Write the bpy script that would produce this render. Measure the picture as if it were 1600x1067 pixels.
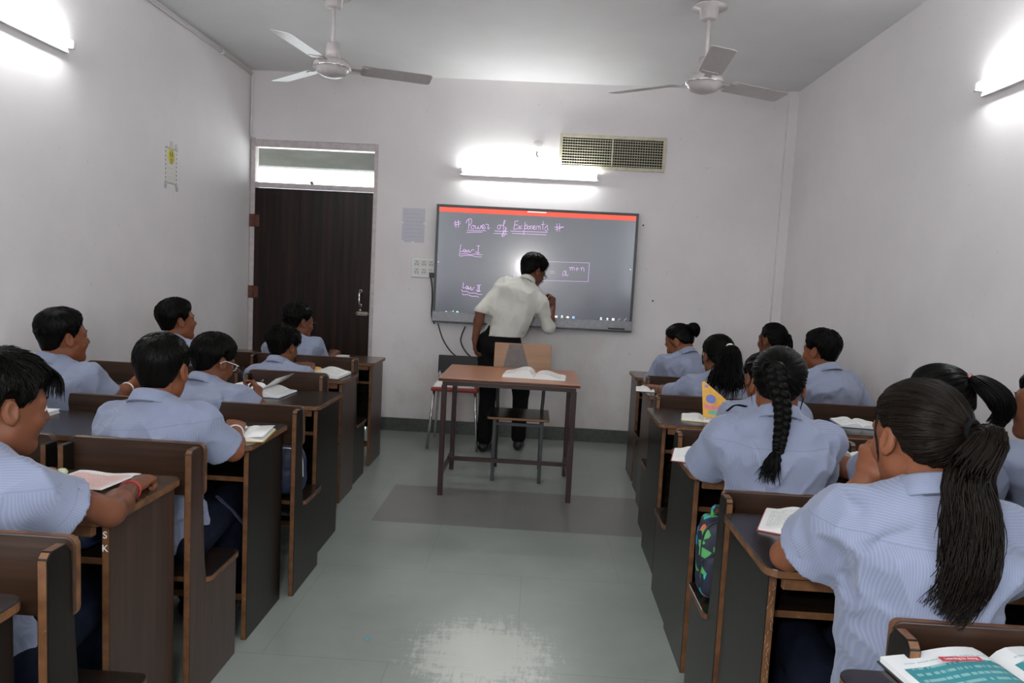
import bpy, bmesh, math, random
import numpy as np
from mathutils import Vector, Matrix

# ------------------------------------------------------------------ camera, world, lights, exposure
SC = bpy.context.scene
for o in list(bpy.data.objects):
    bpy.data.objects.remove(o)
COL = SC.collection
EYE, PITCH, YAW, ROLL, FPX = 1.3946, -0.0897, 0.0313, 0.0513, 1100.0
_cy, _sy = math.cos(YAW), math.sin(YAW)
FWD = np.array([-_sy * math.cos(PITCH), _cy * math.cos(PITCH), math.sin(PITCH)])
_r = np.array([_cy, _sy, 0.0]); _u = np.cross(_r, FWD)
RGT = math.cos(ROLL) * _r + math.sin(ROLL) * _u
UPV = -math.sin(ROLL) * _r + math.cos(ROLL) * _u
CAMO = np.array([0.0, 0.0, EYE])
cd = bpy.data.cameras.new('camera'); cam = bpy.data.objects.new('camera', cd); COL.objects.link(cam)
cd.sensor_width = 36.0; cd.lens = FPX / 1600 * 36.0; cd.clip_start = 0.05
cam.matrix_world = Matrix([[RGT[0], UPV[0], -FWD[0], 0], [RGT[1], UPV[1], -FWD[1], 0], [RGT[2], UPV[2], -FWD[2], EYE], [0, 0, 0, 1]])
SC.camera = cam
SC.view_settings.view_transform = 'Standard'; SC.view_settings.look = 'None'
SC.view_settings.gamma = 1.0; SC.view_settings.use_curve_mapping = False
SC.view_settings.exposure = 0.36
wd = bpy.data.worlds.new('world'); SC.world = wd; wd.use_nodes = True
wd.node_tree.nodes['Background'].inputs[0].default_value = (0.86, 0.93, 1.0, 1)
wd.node_tree.nodes['Background'].inputs[1].default_value = 6.0

def lamp(name, kind, loc, energy, color, **kw):
    l = bpy.data.lights.new(name, kind); l.energy = energy; l.color = color
    for k, v in kw.items(): setattr(l, k, v)
    o = bpy.data.objects.new(name, l); COL.objects.link(o); o.location = loc
    return o
# the flash on the photographer's camera
fl = lamp('camera_flash', 'AREA', (-0.20, -0.04, EYE + 0.21), 14.0, (1.0, 0.97, 0.93), shape='RECTANGLE', size=0.16, size_y=0.10)
fl.rotation_euler = (math.pi / 2 - 0.02, 0, YAW)
TUBE_W = 26.0

def back(px, py, axis, val):
    d = FWD + RGT * (px - 800) / FPX - UPV * (py - 533.5) / FPX
    t = (val - CAMO[axis]) / d[axis]
    return CAMO + t * d
def W(px, py, y): return back(px, py, 1, y)          # the point seen at a pixel, at depth y
def WZ(px, py, z): return back(px, py, 2, z)         # ... on a horizontal plane
XL, XR, YF, YB, ZC = -2.535, 2.082, 6.113, -6.0, 3.05
rng = random.Random(7)
NR = np.random.RandomState(11)

# ------------------------------------------------------------------ materials
MATS = {}
class NT:
    def __init__(s, name):
        s.m = bpy.data.materials.new(name); s.m.use_nodes = True; s.t = s.m.node_tree
        s.b = s.t.nodes['Principled BSDF']
    def n(s, typ, **kw):
        x = s.t.nodes.new(typ)
        for k, v in kw.items():
            if k in x.inputs and not hasattr(x, k): x.inputs[k].default_value = v
            else: setattr(x, k, v)
        return x
    def l(s, a, b): s.t.links.new(a, b)
    def coord(s, scale=(1, 1, 1), out='Object'):
        tc = s.n('ShaderNodeTexCoord'); mp = s.n('ShaderNodeMapping'); mp.inputs['Scale'].default_value = scale
        s.l(tc.outputs[out], mp.inputs[0]); return mp.outputs[0]
    def noise(s, vec, scale, detail=3.0, rough=0.5):
        x = s.n('ShaderNodeTexNoise'); x.inputs['Scale'].default_value = scale; x.inputs['Detail'].default_value = detail
        x.inputs['Roughness'].default_value = rough; s.l(vec, x.inputs['Vector']); return x.outputs[0]
    def ramp(s, fac, stops):
        x = s.n('ShaderNodeValToRGB'); e = x.color_ramp.elements
        while len(e) < len(stops): e.new(0.5)
        for i, (p, c) in enumerate(stops):
            e[i].position = p; e[i].color = (*c, 1) if len(c) == 3 else c
        s.l(fac, x.inputs[0]); return x.outputs[0]
    def mix(s, fac, a, b, mode='MIX'):
        x = s.n('ShaderNodeMix', data_type='RGBA', blend_type=mode)
        for sock, v in ((x.inputs[0], fac), (x.inputs[6], a), (x.inputs[7], b)):
            if hasattr(v, 'links'): s.l(v, sock)
            elif isinstance(v, (int, float)): sock.default_value = v
            else: sock.default_value = (*v, 1)
        return x.outputs[2]
    def math(s, op, a, b=None):
        x = s.n('ShaderNodeMath', operation=op)
        for i, v in enumerate((a, b)):
            if v is None: continue
            if hasattr(v, 'links'): s.l(v, x.inputs[i])
            else: x.inputs[i].default_value = v
        return x.outputs[0]
    def bump(s, h, strength, dist=0.01):
        x = s.n('ShaderNodeBump'); x.inputs['Strength'].default_value = strength; x.inputs['Distance'].default_value = dist
        s.l(h, x.inputs['Height']); s.l(x.outputs[0], s.b.inputs['Normal'])
    def col(s, c):
        if hasattr(c, 'links'): s.l(c, s.b.inputs['Base Color'])
        else: s.b.inputs['Base Color'].default_value = (*c, 1)
    def set(s, rough=0.5, metal=0.0, spec=0.5, **kw):
        s.b.inputs['Roughness'].default_value = rough; s.b.inputs['Metallic'].default_value = metal
        s.b.inputs['Specular IOR Level'].default_value = spec
        for k, v in kw.items(): s.b.inputs[k.replace('_', ' ')].default_value = v
        return s.m

def plain(name, c, rough=0.5, metal=0.0, spec=0.5, var=0.12, scale=30.0, **kw):
    """A surface of one colour with a little procedural mottling."""
    t = NT(name); v = t.coord(); f = t.noise(v, scale, 4)
    t.col(t.ramp(f, [(0.3, tuple(x * (1 - var) for x in c)), (0.7, tuple(min(1, x * (1 + var)) for x in c))]))
    return t.set(rough, metal, spec, **kw)
def emit(name, c, strength):
    t = NT(name); t.col((0.8, 0.8, 0.8)); t.b.inputs['Emission Color'].default_value = (*c, 1)
    t.b.inputs['Emission Strength'].default_value = strength; return t.set(0.4)
def wall_mat(name, c, stain=0.25):
    t = NT(name); v = t.coord()
    f = t.noise(v, 1.3, 5, 0.6); g = t.noise(v, 9.0, 4, 0.6)
    base = t.ramp(f, [(0.35, tuple(x * 0.95 for x in c)), (0.65, tuple(min(1, x * 1.03) for x in c))])
    # grubby hand and shoulder marks below about 1.3 m
    sep = t.n('ShaderNodeSeparateXYZ'); t.l(v, sep.inputs[0])
    low = t.n('ShaderNodeMapRange'); low.inputs['From Min'].default_value = 1.75; low.inputs['From Max'].default_value = 0.5
    t.l(sep.outputs['Z'], low.inputs['Value'])
    blot = t.ramp(t.noise(t.coord((1, 1, 0.7)), 2.2, 6, 0.65), [(0.45, (0, 0, 0)), (0.72, (1, 1, 1))])
    fac = t.math('MULTIPLY', t.math('MULTIPLY', low.outputs[0], blot), stain * 2)
    dirt = t.mix(fac, base, (c[0] * 0.62, c[1] * 0.55, c[2] * 0.44))
    spots = t.ramp(t.noise(v, 38, 2, 0.5), [(0.735, (0, 0, 0)), (0.76, (1, 1, 1))])
    t.col(t.mix(t.math('MULTIPLY', spots, 0.25), dirt, (0.2, 0.17, 0.15)))
    t.bump(g, 0.10, 0.006)
    return t.set(0.62, spec=0.3)
def wood(name, dark, light, axis='z', rough=0.3, fine=1.0, scuffs=True, spec=0.42):
    """Printed walnut laminate, grain along one axis."""
    t = NT(name); sc = {'z': (60, 60, 2.2), 'x': (2.2, 60, 60), 'y': (60, 2.2, 60)}[axis]
    v = t.coord(tuple(x * fine for x in sc)); f = t.noise(v, 1.0, 6, 0.6)
    sc2 = tuple(x * 0.14 for x in sc); g = t.noise(t.coord(sc2), 1.0, 3)
    c = t.ramp(f, [(0.3, dark), (0.75, light)])
    c = t.mix(t.math('MULTIPLY', g, 0.55), c, tuple(x * 0.55 for x in dark))
    if scuffs:
        sn = t.ramp(t.noise(t.coord((22, 22, 22)), 1.0, 5, 0.75), [(0.70, (0, 0, 0)), (0.78, (1, 1, 1))])
        c = t.mix(t.math('MULTIPLY', sn, 0.10), c, (0.30, 0.26, 0.23))
    t.col(c); t.bump(f, 0.06, 0.002)
    t.b.inputs['Roughness'].default_value = rough
    t.b.inputs['Specular IOR Level'].default_value = spec; return t.m
def edge_mat(name):
    t = NT(name); v = t.coord(); f = t.noise(v, 26, 4)
    c = t.ramp(f, [(0.3, (0.085, 0.036, 0.016)), (0.7, (0.19, 0.085, 0.034))])
    chips = t.ramp(t.noise(v, 75, 5, 0.7), [(0.64, (0, 0, 0)), (0.70, (1, 1, 1))])
    c = t.mix(t.math('MULTIPLY', chips, 0.7), c, (0.42, 0.29, 0.17))
    t.col(c); return t.set(0.45, spec=0.4)
def cloth_mat(name, base, stripe, amount=0.42, pitch=0.0046):
    """Woven shirting: stripes follow the 'cloth' attribute (x across the stripes, z distance to a seam)."""
    t = NT(name); a = t.n('ShaderNodeAttribute', attribute_name='cloth')
    sp = t.n('ShaderNodeSeparateXYZ'); t.l(a.outputs['Vector'], sp.inputs[0])
    s = t.math('SINE', t.math('MULTIPLY', sp.outputs['X'], 2 * math.pi / pitch))
    m = t.ramp(s, [(0.0, (0, 0, 0)), (0.75, (1, 1, 1))])
    f = t.noise(t.coord(), 16, 4)
    b = t.ramp(f, [(0.3, tuple(x * 0.93 for x in base)), (0.7, base)])
    c = t.mix(t.math('MULTIPLY', m, amount), b, stripe)
    seam = t.math('LESS_THAN', t.math('ABSOLUTE', sp.outputs['Z']), 0.0011)
    c = t.mix(t.math('MULTIPLY', seam, 0.35), c, tuple(x * 0.55 for x in base))
    t.col(c)
    h = t.math('ADD', t.math('MULTIPLY', t.noise(t.coord((1, 1, 0.6)), 42, 4), 1.0), t.math('MULTIPLY', seam, -0.6))
    t.bump(h, 0.22, 0.006)
    m2 = t.set(0.8, spec=0.2); t.b.inputs['Sheen Weight'].default_value = 0.15; return m2
def skin_mat(name, c):
    t = NT(name); v = t.coord(); f = t.noise(v, 22, 4)
    t.col(t.ramp(f, [(0.3, tuple(x * 0.88 for x in c)), (0.7, tuple(x * 1.08 for x in c))]))
    t.bump(t.noise(v, 160, 3), 0.06, 0.002)
    t.b.inputs['Subsurface Weight'].default_value = 0.08
    t.b.inputs['Subsurface Radius'].default_value = (0.012, 0.005, 0.003)
    return t.set(0.5, spec=0.25)
def hair_mat(name, c, c2):
    t = NT(name); a = t.n('ShaderNodeAttribute', attribute_name='flow')
    f = t.noise(a.outputs['Vector'], 1.0, 5, 0.65)
    t.col(t.ramp(f, [(0.3, c), (0.75, c2)])); t.bump(f, 0.45, 0.006)
    return t.set(0.33, spec=0.07)

M = {}
M['wall'] = wall_mat('lilac_white_wall_paint', (0.735, 0.695, 0.70), 0.16)
M['wall_front'] = wall_mat('front_wall_paint', (0.75, 0.705, 0.708), 0.26)
M['ceiling'] = wall_mat('ceiling_paint', (0.70, 0.69, 0.69), 0.0)
M['frame_paint'] = plain('pink_grey_gloss_paint', (0.52, 0.45, 0.45), 0.4)
M['skirting'] = plain('dark_green_grey_skirting', (0.075, 0.085, 0.075), 0.35, var=0.25)
WD, WL = (0.0105, 0.0075, 0.0062), (0.036, 0.0225, 0.0165)
M['wood_v'] = wood('walnut_laminate_upright', (0.0058, 0.0047, 0.0038), (0.016, 0.0115, 0.009), 'z', 0.3, 1.0, True, 0.22)
M['wood_h'] = wood('walnut_laminate_across', WD, WL, 'x', 0.22)
M['wood_v_lit'] = wood('lit_walnut_laminate_upright', (0.028, 0.0135, 0.0095), (0.082, 0.041, 0.029), 'z')  # redder, paler copy of the upright walnut, flash light put into its colour
M['wood_red'] = wood('reddish_walnut_board', (0.026, 0.013, 0.008), (0.075, 0.036, 0.021), 'x', 0.35)
M['wood_top_lit'] = wood('lit_walnut_laminate_top', (0.050, 0.026, 0.014), (0.105, 0.060, 0.035), 'x', 0.20)  # lighter walnut top; the door light's golden reflection is put into the colour
M['door_wood'] = wood('door_laminate', (0.008, 0.006, 0.0052), (0.040, 0.022, 0.017), 'z', 0.35, 0.5, False, 0.2)
M['edge'] = edge_mat('worn_orange_brown_edging')
M['table_top'] = wood('orange_teak_laminate', (0.40, 0.165, 0.080), (0.52, 0.23, 0.115), 'x', 0.3, 0.8)
M['ply'] = wood('varnished_plywood', (0.27, 0.12, 0.045), (0.40, 0.19, 0.075), 'x', 0.35, 0.6)
M['maroon_steel'] = plain('maroon_painted_steel', (0.030, 0.010, 0.009), 0.3, 0.0, 0.5)
M['grey_steel'] = plain('dark_grey_painted_steel', (0.045, 0.045, 0.048), 0.35, 0.3)
M['chrome'] = plain('chrome', (0.72, 0.72, 0.72), 0.18, 1.0)
M['brass'] = plain('tarnished_steel', (0.40, 0.36, 0.30), 0.35, 0.9)
M['rust'] = plain('rusty_hinge', (0.13, 0.045, 0.03), 0.7, 0.2, var=0.5, scale=90)
M['white_plastic'] = plain('white_plastic', (0.75, 0.74, 0.70), 0.35, var=0.04)
M['white_metal'] = plain('white_enamel', (0.62, 0.60, 0.60), 0.3, var=0.05)
M['fan'] = plain('ivory_pink_fan_enamel', (0.50, 0.45, 0.45), 0.3, var=0.06)
M['vent'] = plain('beige_vent_paint', (0.52, 0.48, 0.36), 0.45)
M['black'] = plain('black_plastic', (0.012, 0.012, 0.013), 0.4)
M['dark_void'] = plain('duct_shade_black', (0.006, 0.006, 0.006), 0.9)
M['bezel'] = plain('dark_grey_bezel', (0.055, 0.060, 0.062), 0.35, 0.3)
M['silver_grey'] = plain('silver_grey_plastic', (0.27, 0.275, 0.29), 0.35, 0.3)
M['paper'] = plain('white_paper', (0.80, 0.79, 0.77), 0.8, var=0.02)
M['tape'] = plain('clear_tape', (0.50, 0.47, 0.46), 0.25)
M['navy'] = plain('navy_cloth', (0.0055, 0.0075, 0.017), 0.85, spec=0.12, var=0.3)
M['bag_navy'] = plain('navy_bag_nylon', (0.012, 0.020, 0.055), 0.55, var=0.35)
M['lanyard_navy'] = cloth_mat('navy_striped_lanyard', (0.015, 0.022, 0.07), (0.5, 0.5, 0.55), 0.3, 0.02)
M['black_cloth'] = plain('black_cloth', (0.005, 0.005, 0.0055), 0.8, spec=0.12, var=0.3)
M['leather'] = plain('black_leather', (0.008, 0.008, 0.008), 0.3)
M['red_seat'] = plain('red_vinyl', (0.28, 0.03, 0.025), 0.4)
M['white'] = plain('white_cord', (0.75, 0.73, 0.70), 0.6, var=0.05)
M['pink_cloth'] = plain('dusty_pink_cloth', (0.42, 0.22, 0.22), 0.8)
M['red_thread'] = plain('red_thread', (0.38, 0.02, 0.02), 0.7)
M['eye'] = plain('eye_white', (0.70, 0.66, 0.62), 0.25, var=0.03)
M['iris'] = plain('dark_iris', (0.015, 0.008, 0.005), 0.15)
M['lip'] = plain('lip_skin', (0.15, 0.045, 0.032), 0.45)
M['glasses_white'] = plain('pale_spectacle_frame', (0.72, 0.70, 0.70), 0.3)
M['glasses_black'] = plain('black_spectacle_frame', (0.012, 0.012, 0.014), 0.3)
SHIRT_B, SHIRT_S = (0.205, 0.232, 0.335), (0.29, 0.31, 0.385)
M['shirt'] = cloth_mat('light_blue_striped_shirting', SHIRT_B, SHIRT_S)
M['shirt_plain'] = cloth_mat('pale_blue_shirting', (0.225, 0.25, 0.345), (0.255, 0.278, 0.365), 0.4)
M['shirt_white'] = cloth_mat('off_white_shirting', (0.60, 0.585, 0.53), (0.65, 0.635, 0.575), 0.25)
SKINS = [skin_mat('brown_skin_%s' % n, c) for n, c in (('warm', (0.205, 0.070, 0.033)), ('deep', (0.150, 0.054, 0.027)), ('light', (0.205, 0.074, 0.037)))]
HAIRS = [hair_mat('black_hair', (0.0018, 0.0016, 0.0015), (0.006, 0.0052, 0.0045)),
         hair_mat('dark_brown_hair', (0.0040, 0.0030, 0.0024), (0.0150, 0.0100, 0.0075))]
def glass_mat():
    t = NT('window_glass'); t.col((0.95, 1, 0.98)); t.b.inputs['Transmission Weight'].default_value = 1.0
    t.b.inputs['IOR'].default_value = 1.45; return t.set(0.02)
M['glass'] = glass_mat()
def frosted():
    t = NT('dusty_transom_glass'); v = t.coord((2, 2, 9)); f = t.noise(v, 1.5, 4)
    t.col(t.ramp(f, [(0.3, (0.72, 0.72, 0.66)), (0.7, (0.9, 0.9, 0.86))]))
    t.b.inputs['Transmission Weight'].default_value = 0.95; t.b.inputs['IOR'].default_value = 1.05
    return t.set(0.14)
M['transom_glass'] = frosted()
def floor_mat():
    t = NT('polished_grey_green_stone_floor'); v = t.coord()
    f = t.noise(v, 1.3, 6, 0.65); g = t.noise(t.coord((1.0, 2.6, 1)), 3.0, 6, 0.7)
    c = t.ramp(f, [(0.3, (0.26, 0.288, 0.262)), (0.7, (0.37, 0.40, 0.365))])
    c = t.mix(t.math('MULTIPLY', g, 0.5), c, (0.24, 0.268, 0.24))
    # one course of darker slabs across the aisle
    sp = t.n('ShaderNodeSeparateXYZ'); t.l(v, sp.inputs[0])
    band = t.math('MULTIPLY', t.math('GREATER_THAN', sp.outputs['Y'], 3.82), t.math('LESS_THAN', sp.outputs['Y'], 4.52))
    band2 = t.math('MULTIPLY', t.math('GREATER_THAN', sp.outputs['X'], -0.86), t.math('LESS_THAN', sp.outputs['X'], 0.9))
    c = t.mix(t.math('MULTIPLY', t.math('MULTIPLY', band, band2), 0.75), c, (0.17, 0.158, 0.155))
    # slab joints
    br = t.n('ShaderNodeTexBrick', offset=0.5); t.l(v, br.inputs['Vector']); br.inputs['Scale'].default_value = 1.0
    br.inputs['Brick Width'].default_value = 0.92; br.inputs['Row Height'].default_value = 0.80; br.inputs['Mortar Size'].default_value = 0.0022
    br.inputs['Mortar Smooth'].default_value = 0.3
    c = t.mix(t.math('MULTIPLY', br.outputs['Fac'], 0.35), c, (0.14, 0.145, 0.135))
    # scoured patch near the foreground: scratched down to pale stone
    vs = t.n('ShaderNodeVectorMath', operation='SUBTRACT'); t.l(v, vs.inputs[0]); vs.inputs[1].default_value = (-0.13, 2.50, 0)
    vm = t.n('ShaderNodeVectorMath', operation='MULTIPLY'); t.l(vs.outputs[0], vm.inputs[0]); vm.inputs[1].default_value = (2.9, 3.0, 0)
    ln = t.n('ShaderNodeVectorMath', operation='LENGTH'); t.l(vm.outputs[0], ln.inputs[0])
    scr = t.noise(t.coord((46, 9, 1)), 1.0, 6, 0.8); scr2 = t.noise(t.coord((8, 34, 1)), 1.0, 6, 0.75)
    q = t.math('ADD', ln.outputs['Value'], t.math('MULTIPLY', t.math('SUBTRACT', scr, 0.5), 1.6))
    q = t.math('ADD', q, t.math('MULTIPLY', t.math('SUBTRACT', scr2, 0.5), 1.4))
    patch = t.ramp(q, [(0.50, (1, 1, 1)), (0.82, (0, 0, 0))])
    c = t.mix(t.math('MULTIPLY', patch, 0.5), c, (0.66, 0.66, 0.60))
    t.col(c)
    t.b.inputs['Roughness'].default_value = 0.29
    t.b.inputs['Specular IOR Level'].default_value = 0.45
    return t.m
M['floor'] = floor_mat()
def print_mat(name, page, ink, rows=16.0, amount=0.5, tint=None):
    """A printed page: lines of broken text in the page's own u, v (stored as the attribute 'page')."""
    t = NT(name); a = t.n('ShaderNodeAttribute', attribute_name='page')
    sp = t.n('ShaderNodeSeparateXYZ'); t.l(a.outputs['Vector'], sp.inputs[0]); u, v = sp.outputs['X'], sp.outputs['Y']
    row = t.math('FRACT', t.math('MULTIPLY', v, rows))
    line = t.math('LESS_THAN', t.math('ABSOLUTE', t.math('SUBTRACT', row, 0.5)), 0.2)
    cb = t.n('ShaderNodeCombineXYZ'); t.l(t.math('MULTIPLY', u, 34.0), cb.inputs[0]); t.l(t.math('MULTIPLY', t.math('FLOOR', t.math('MULTIPLY', v, rows)), 7.3), cb.inputs[1])
    words = t.math('GREATER_THAN', t.noise(cb.outputs[0], 1.0, 1), 0.44)
    inb = t.math('MULTIPLY', t.math('MULTIPLY', t.math('GREATER_THAN', u, 0.12), t.math('LESS_THAN', u, 0.88)),
                 t.math('MULTIPLY', t.math('GREATER_THAN', v, 0.10), t.math('LESS_THAN', v, 0.90)))
    fac = t.math('MULTIPLY', t.math('MULTIPLY', t.math('MULTIPLY', line, words), inb), amount)
    b = page
    if tint is not None:
        inner = t.math('MULTIPLY', t.math('MULTIPLY', t.math('GREATER_THAN', u, 0.07), t.math('LESS_THAN', u, 0.95)),
                       t.math('MULTIPLY', t.math('GREATER_THAN', v, -0.1), t.math('LESS_THAN', v, 0.84)))
        b = t.mix(inner, page, tint)
    t.col(t.mix(fac, b, ink)); return t.set(0.6, spec=0.3)
M['page'] = print_mat('printed_page', (0.78, 0.77, 0.75), (0.12, 0.12, 0.13), 17, 0.45)
M['page_pink'] = print_mat('pink_printed_page', (0.74, 0.70, 0.70), (0.62, 0.16, 0.12), 17, 0.6, (0.68, 0.50, 0.47))
M['page_teal'] = print_mat('teal_printed_page', (0.74, 0.74, 0.75), (0.30, 0.50, 0.50), 15, 0.75, (0.045, 0.235, 0.265))
M['page_yellow'] = print_mat('yellow_page', (0.75, 0.42, 0.08), (0.35, 0.10, 0.28), 7, 0.35)
M['page_blank'] = print_mat('note_page', (0.82, 0.81, 0.79), (0.32, 0.34, 0.42), 20, 0.25)
M['cover_red'] = plain('red_book_cover', (0.30, 0.05, 0.06), 0.4)
M['cover_blue'] = plain('blue_book_cover', (0.04, 0.07, 0.20), 0.4)
M['cover_black'] = plain('black_book_cover', (0.02, 0.02, 0.024), 0.4)
M['cover_yellow'] = plain('yellow_book_cover', (0.55, 0.40, 0.06), 0.4)
def bag_print():
    t = NT('blue_green_bag_print'); v = t.n('ShaderNodeTexVoronoi'); v.inputs['Scale'].default_value = 42; t.l(t.coord(), v.inputs['Vector'])
    sp = t.n('ShaderNodeSeparateXYZ'); t.l(v.outputs['Color'], sp.inputs[0])
    c = t.ramp(sp.outputs['X'], [(0.0, (0.008, 0.012, 0.03)), (0.55, (0.008, 0.012, 0.03)), (0.62, (0.02, 0.20, 0.42)), (0.72, (0.08, 0.34, 0.10)), (0.86, (0.02, 0.45, 0.5)), (0.95, (0.5, 0.12, 0.04))])
    for e in t.t.nodes:
        if e.type == 'VALTORGB': e.color_ramp.interpolation = 'CONSTANT'
    t.col(c); return t.set(0.6)
M['bag_print'] = bag_print()

# ------------------------------------------------------------------ mesh helpers
def link(name, me, mats, parent=None, loc=None):
    o = bpy.data.objects.new(name, me); COL.objects.link(o)
    for m in (mats if isinstance(mats, (list, tuple)) else [mats]): me.materials.append(M[m] if isinstance(m, str) else m)
    if parent is not None: o.parent = parent
    if loc is not None: o.location = loc
    return o
def tag(o, label=None, cat=None, group=None, kind=None):
    if label: o['label'] = label
    if cat: o['category'] = cat
    if group: o['group'] = group
    if kind: o['kind'] = kind
    return o
def empty(name, loc=(0, 0, 0), rz=0.0, label=None, cat=None, group=None, kind=None):
    o = bpy.data.objects.new(name, None); COL.objects.link(o); o.location = loc; o.rotation_euler = (0, 0, rz)
    o.empty_display_size = 0.05
    return tag(o, label, cat, group, kind)
class MB:
    """Collects shapes, links them as ONE mesh."""
    def __init__(s): s.v = []; s.f = []; s.m = []; s.sm = []
    def add(s, vs, fs, mi=0, smooth=False):
        b = len(s.v); s.v += [tuple(map(float, p)) for p in vs]
        for i, f in enumerate(fs):
            s.f.append(tuple(b + k for k in f)); s.m.append(mi[i] if isinstance(mi, (list, tuple)) else mi); s.sm.append(smooth)
        return s
    def box(s, lo, hi, mi=0, edge=None):
        """edge: (axis letters) whose faces take material 1"""
        x0, y0, z0 = lo; x1, y1, z1 = hi
        vs = [(x0, y0, z0), (x1, y0, z0), (x1, y1, z0), (x0, y1, z0), (x0, y0, z1), (x1, y0, z1), (x1, y1, z1), (x0, y1, z1)]
        fs = [(0, 3, 2, 1), (4, 5, 6, 7), (0, 1, 5, 4), (2, 3, 7, 6), (1, 2, 6, 5), (3, 0, 4, 7)]
        ax = 'zzyyxx'
        return s.add(vs, fs, [1 if edge and a in edge else mi for a in ax])
    def obox(s, c, ax, half, mi=0):
        """oriented box; ax three unit vectors"""
        c = np.array(c); A = [np.array(a) * h for a, h in zip(ax, half)]
        vs = [c + A[0] * i + A[1] * j + A[2] * k for k in (-1, 1) for i, j in ((-1, -1), (1, -1), (1, 1), (-1, 1))]
        return s.add(vs, [(0, 3, 2, 1), (4, 5, 6, 7), (0, 1, 5, 4), (2, 3, 7, 6), (1, 2, 6, 5), (3, 0, 4, 7)], mi)
    def bar(s, a, b, w, d=None, up=(0, 0, 1), mi=0):
        a = np.array(a, float); b = np.array(b, float); x = b - a; L = np.linalg.norm(x); x /= L
        up = np.array(up, float)
        if abs(x @ up) > 0.95: up = np.array((0, 1.0, 0))
        y = np.cross(up, x); y /= np.linalg.norm(y); z = np.cross(x, y)
        return s.obox((a + b) / 2, (x, y, z), (L / 2, w / 2, (d or w) / 2), mi)
    def prism(s, pts, o, u, v, thick, mi=0, side=1):
        """outline pts (2-D, ccw about u x v) extruded by thick along u x v; sides take material `side`"""
        o = np.array(o, float); u = np.array(u, float); v = np.array(v, float); n = np.cross(u, v) * thick
        P = [o + u * a + v * b for a, b in pts]; k = len(P)
        vs = P + [p + n for p in P]
        fs = [tuple(range(k - 1, -1, -1)), tuple(range(k, 2 * k))] + [(i, (i + 1) % k, k + (i + 1) % k, k + i) for i in range(k)]
        return s.add(vs, fs, [mi, mi] + [side] * k)
    def tube(s, pts, r, n=8, mi=0, cap=True, flat=1.0):
        P = np.array(pts, float); R = np.full(len(P), r) if np.isscalar(r) else np.array(r, float)
        T = np.gradient(P, axis=0); T /= np.linalg.norm(T, axis=1)[:, None] + 1e-12
        ref = np.array((0, 0, 1.0)) if abs(T[0][2]) < 0.9 else np.array((1.0, 0, 0))
        U = np.cross(T[0], ref); U /= np.linalg.norm(U); ang = np.linspace(0, 2 * np.pi, n, endpoint=False)
        vs = []
        for i in range(len(P)):
            U = U - T[i] * (U @ T[i]); U /= np.linalg.norm(U) + 1e-12; V = np.cross(T[i], U)
            vs += [P[i] + R[i] * (math.cos(a) * U + flat * math.sin(a) * V) for a in ang]
        fs = [(i * n + j, i * n + (j + 1) % n, (i + 1) * n + (j + 1) % n, (i + 1) * n + j) for i in range(len(P) - 1) for j in range(n)]
        if cap: fs += [tuple(range(n - 1, -1, -1)), tuple((len(P) - 1) * n + j for j in range(n))]
        return s.add(vs, fs, mi, True)
    def lathe(s, prof, c=(0, 0, 0), n=24, mi=0, axis='z'):
        c = np.array(c, float); vs = []; k = len(prof)
        for r, z in prof:
            for j in range(n):
                a = 2 * math.pi * j / n; x, y = r * math.cos(a), r * math.sin(a)
                vs.append(c + (np.array((x, y, z)) if axis == 'z' else np.array((x, -z, y)) if axis == 'y' else np.array((z, x, y))))
        fs = [(i * n + j, i * n + (j + 1) % n, (i + 1) * n + (j + 1) % n, (i + 1) * n + j) for i in range(k - 1) for j in range(n)]
        fs += [tuple(range(n - 1, -1, -1)), tuple((k - 1) * n + j for j in range(n))]
        return s.add(vs, fs, mi, True)
    def mesh(s, name):
        me = bpy.data.meshes.new(name); me.from_pydata(s.v, [], s.f)
        me.polygons.foreach_set('material_index', s.m); me.polygons.foreach_set('use_smooth', s.sm)
        me.update(); return me
    def build(s, name, mats, parent=None, loc=None, bevel=0.0, seg=2):
        me = s.mesh(name)
        if bevel:
            bm = bmesh.new(); bm.from_mesh(me)
            ed = [e for e in bm.edges if len(e.link_faces) == 2 and e.calc_face_angle(0) > 0.6]
            bmesh.ops.bevel(bm, geom=ed, offset=bevel, segments=seg, profile=0.5, affect='EDGES', clamp_overlap=True)
            bm.to_mesh(me); bm.free()
        return link(name, me, mats, parent, loc)
def rrect(x0, y0, x1, y1, r, corners=(1, 1, 1, 1), n=5):
    """rounded rectangle, ccw from bottom-left"""
    out = []
    for (cx, cy, a0), on in zip(((x0, y0, 180), (x1, y0, 270), (x1, y1, 0), (x0, y1, 90)), corners):
        if not on: out.append((cx, cy)); continue
        ox = cx + (r if cx == x0 else -r); oy = cy + (r if cy == y0 else -r)
        for i in range(n + 1):
            a = math.radians(a0 + 90 * i / n); out.append((ox + r * math.cos(a), oy + r * math.sin(a)))
    return out
def spline(pts, n):
    P = np.array(pts, float); k = len(P)
    if k == 2: return P[0] + (P[1] - P[0]) * np.linspace(0, 1, n)[:, None]
    Q = np.vstack([2 * P[0] - P[1], P, 2 * P[-1] - P[-2]]); out = []
    for t in np.linspace(0, k - 1 - 1e-9, n):
        i = int(t); f = t - i; a, b, c, d = Q[i:i + 4]
        out.append(0.5 * (2 * b + (c - a) * f + (2 * a - 5 * b + 4 * c - d) * f * f + (3 * b - a - 3 * c + d) * f ** 3))
    return np.array(out)
def copy_tree(o, parent=None):
    c = o.copy(); COL.objects.link(c)
    if parent is not None: c.parent = parent
    for ch in list(o.children): copy_tree(ch, c)
    return c

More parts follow.
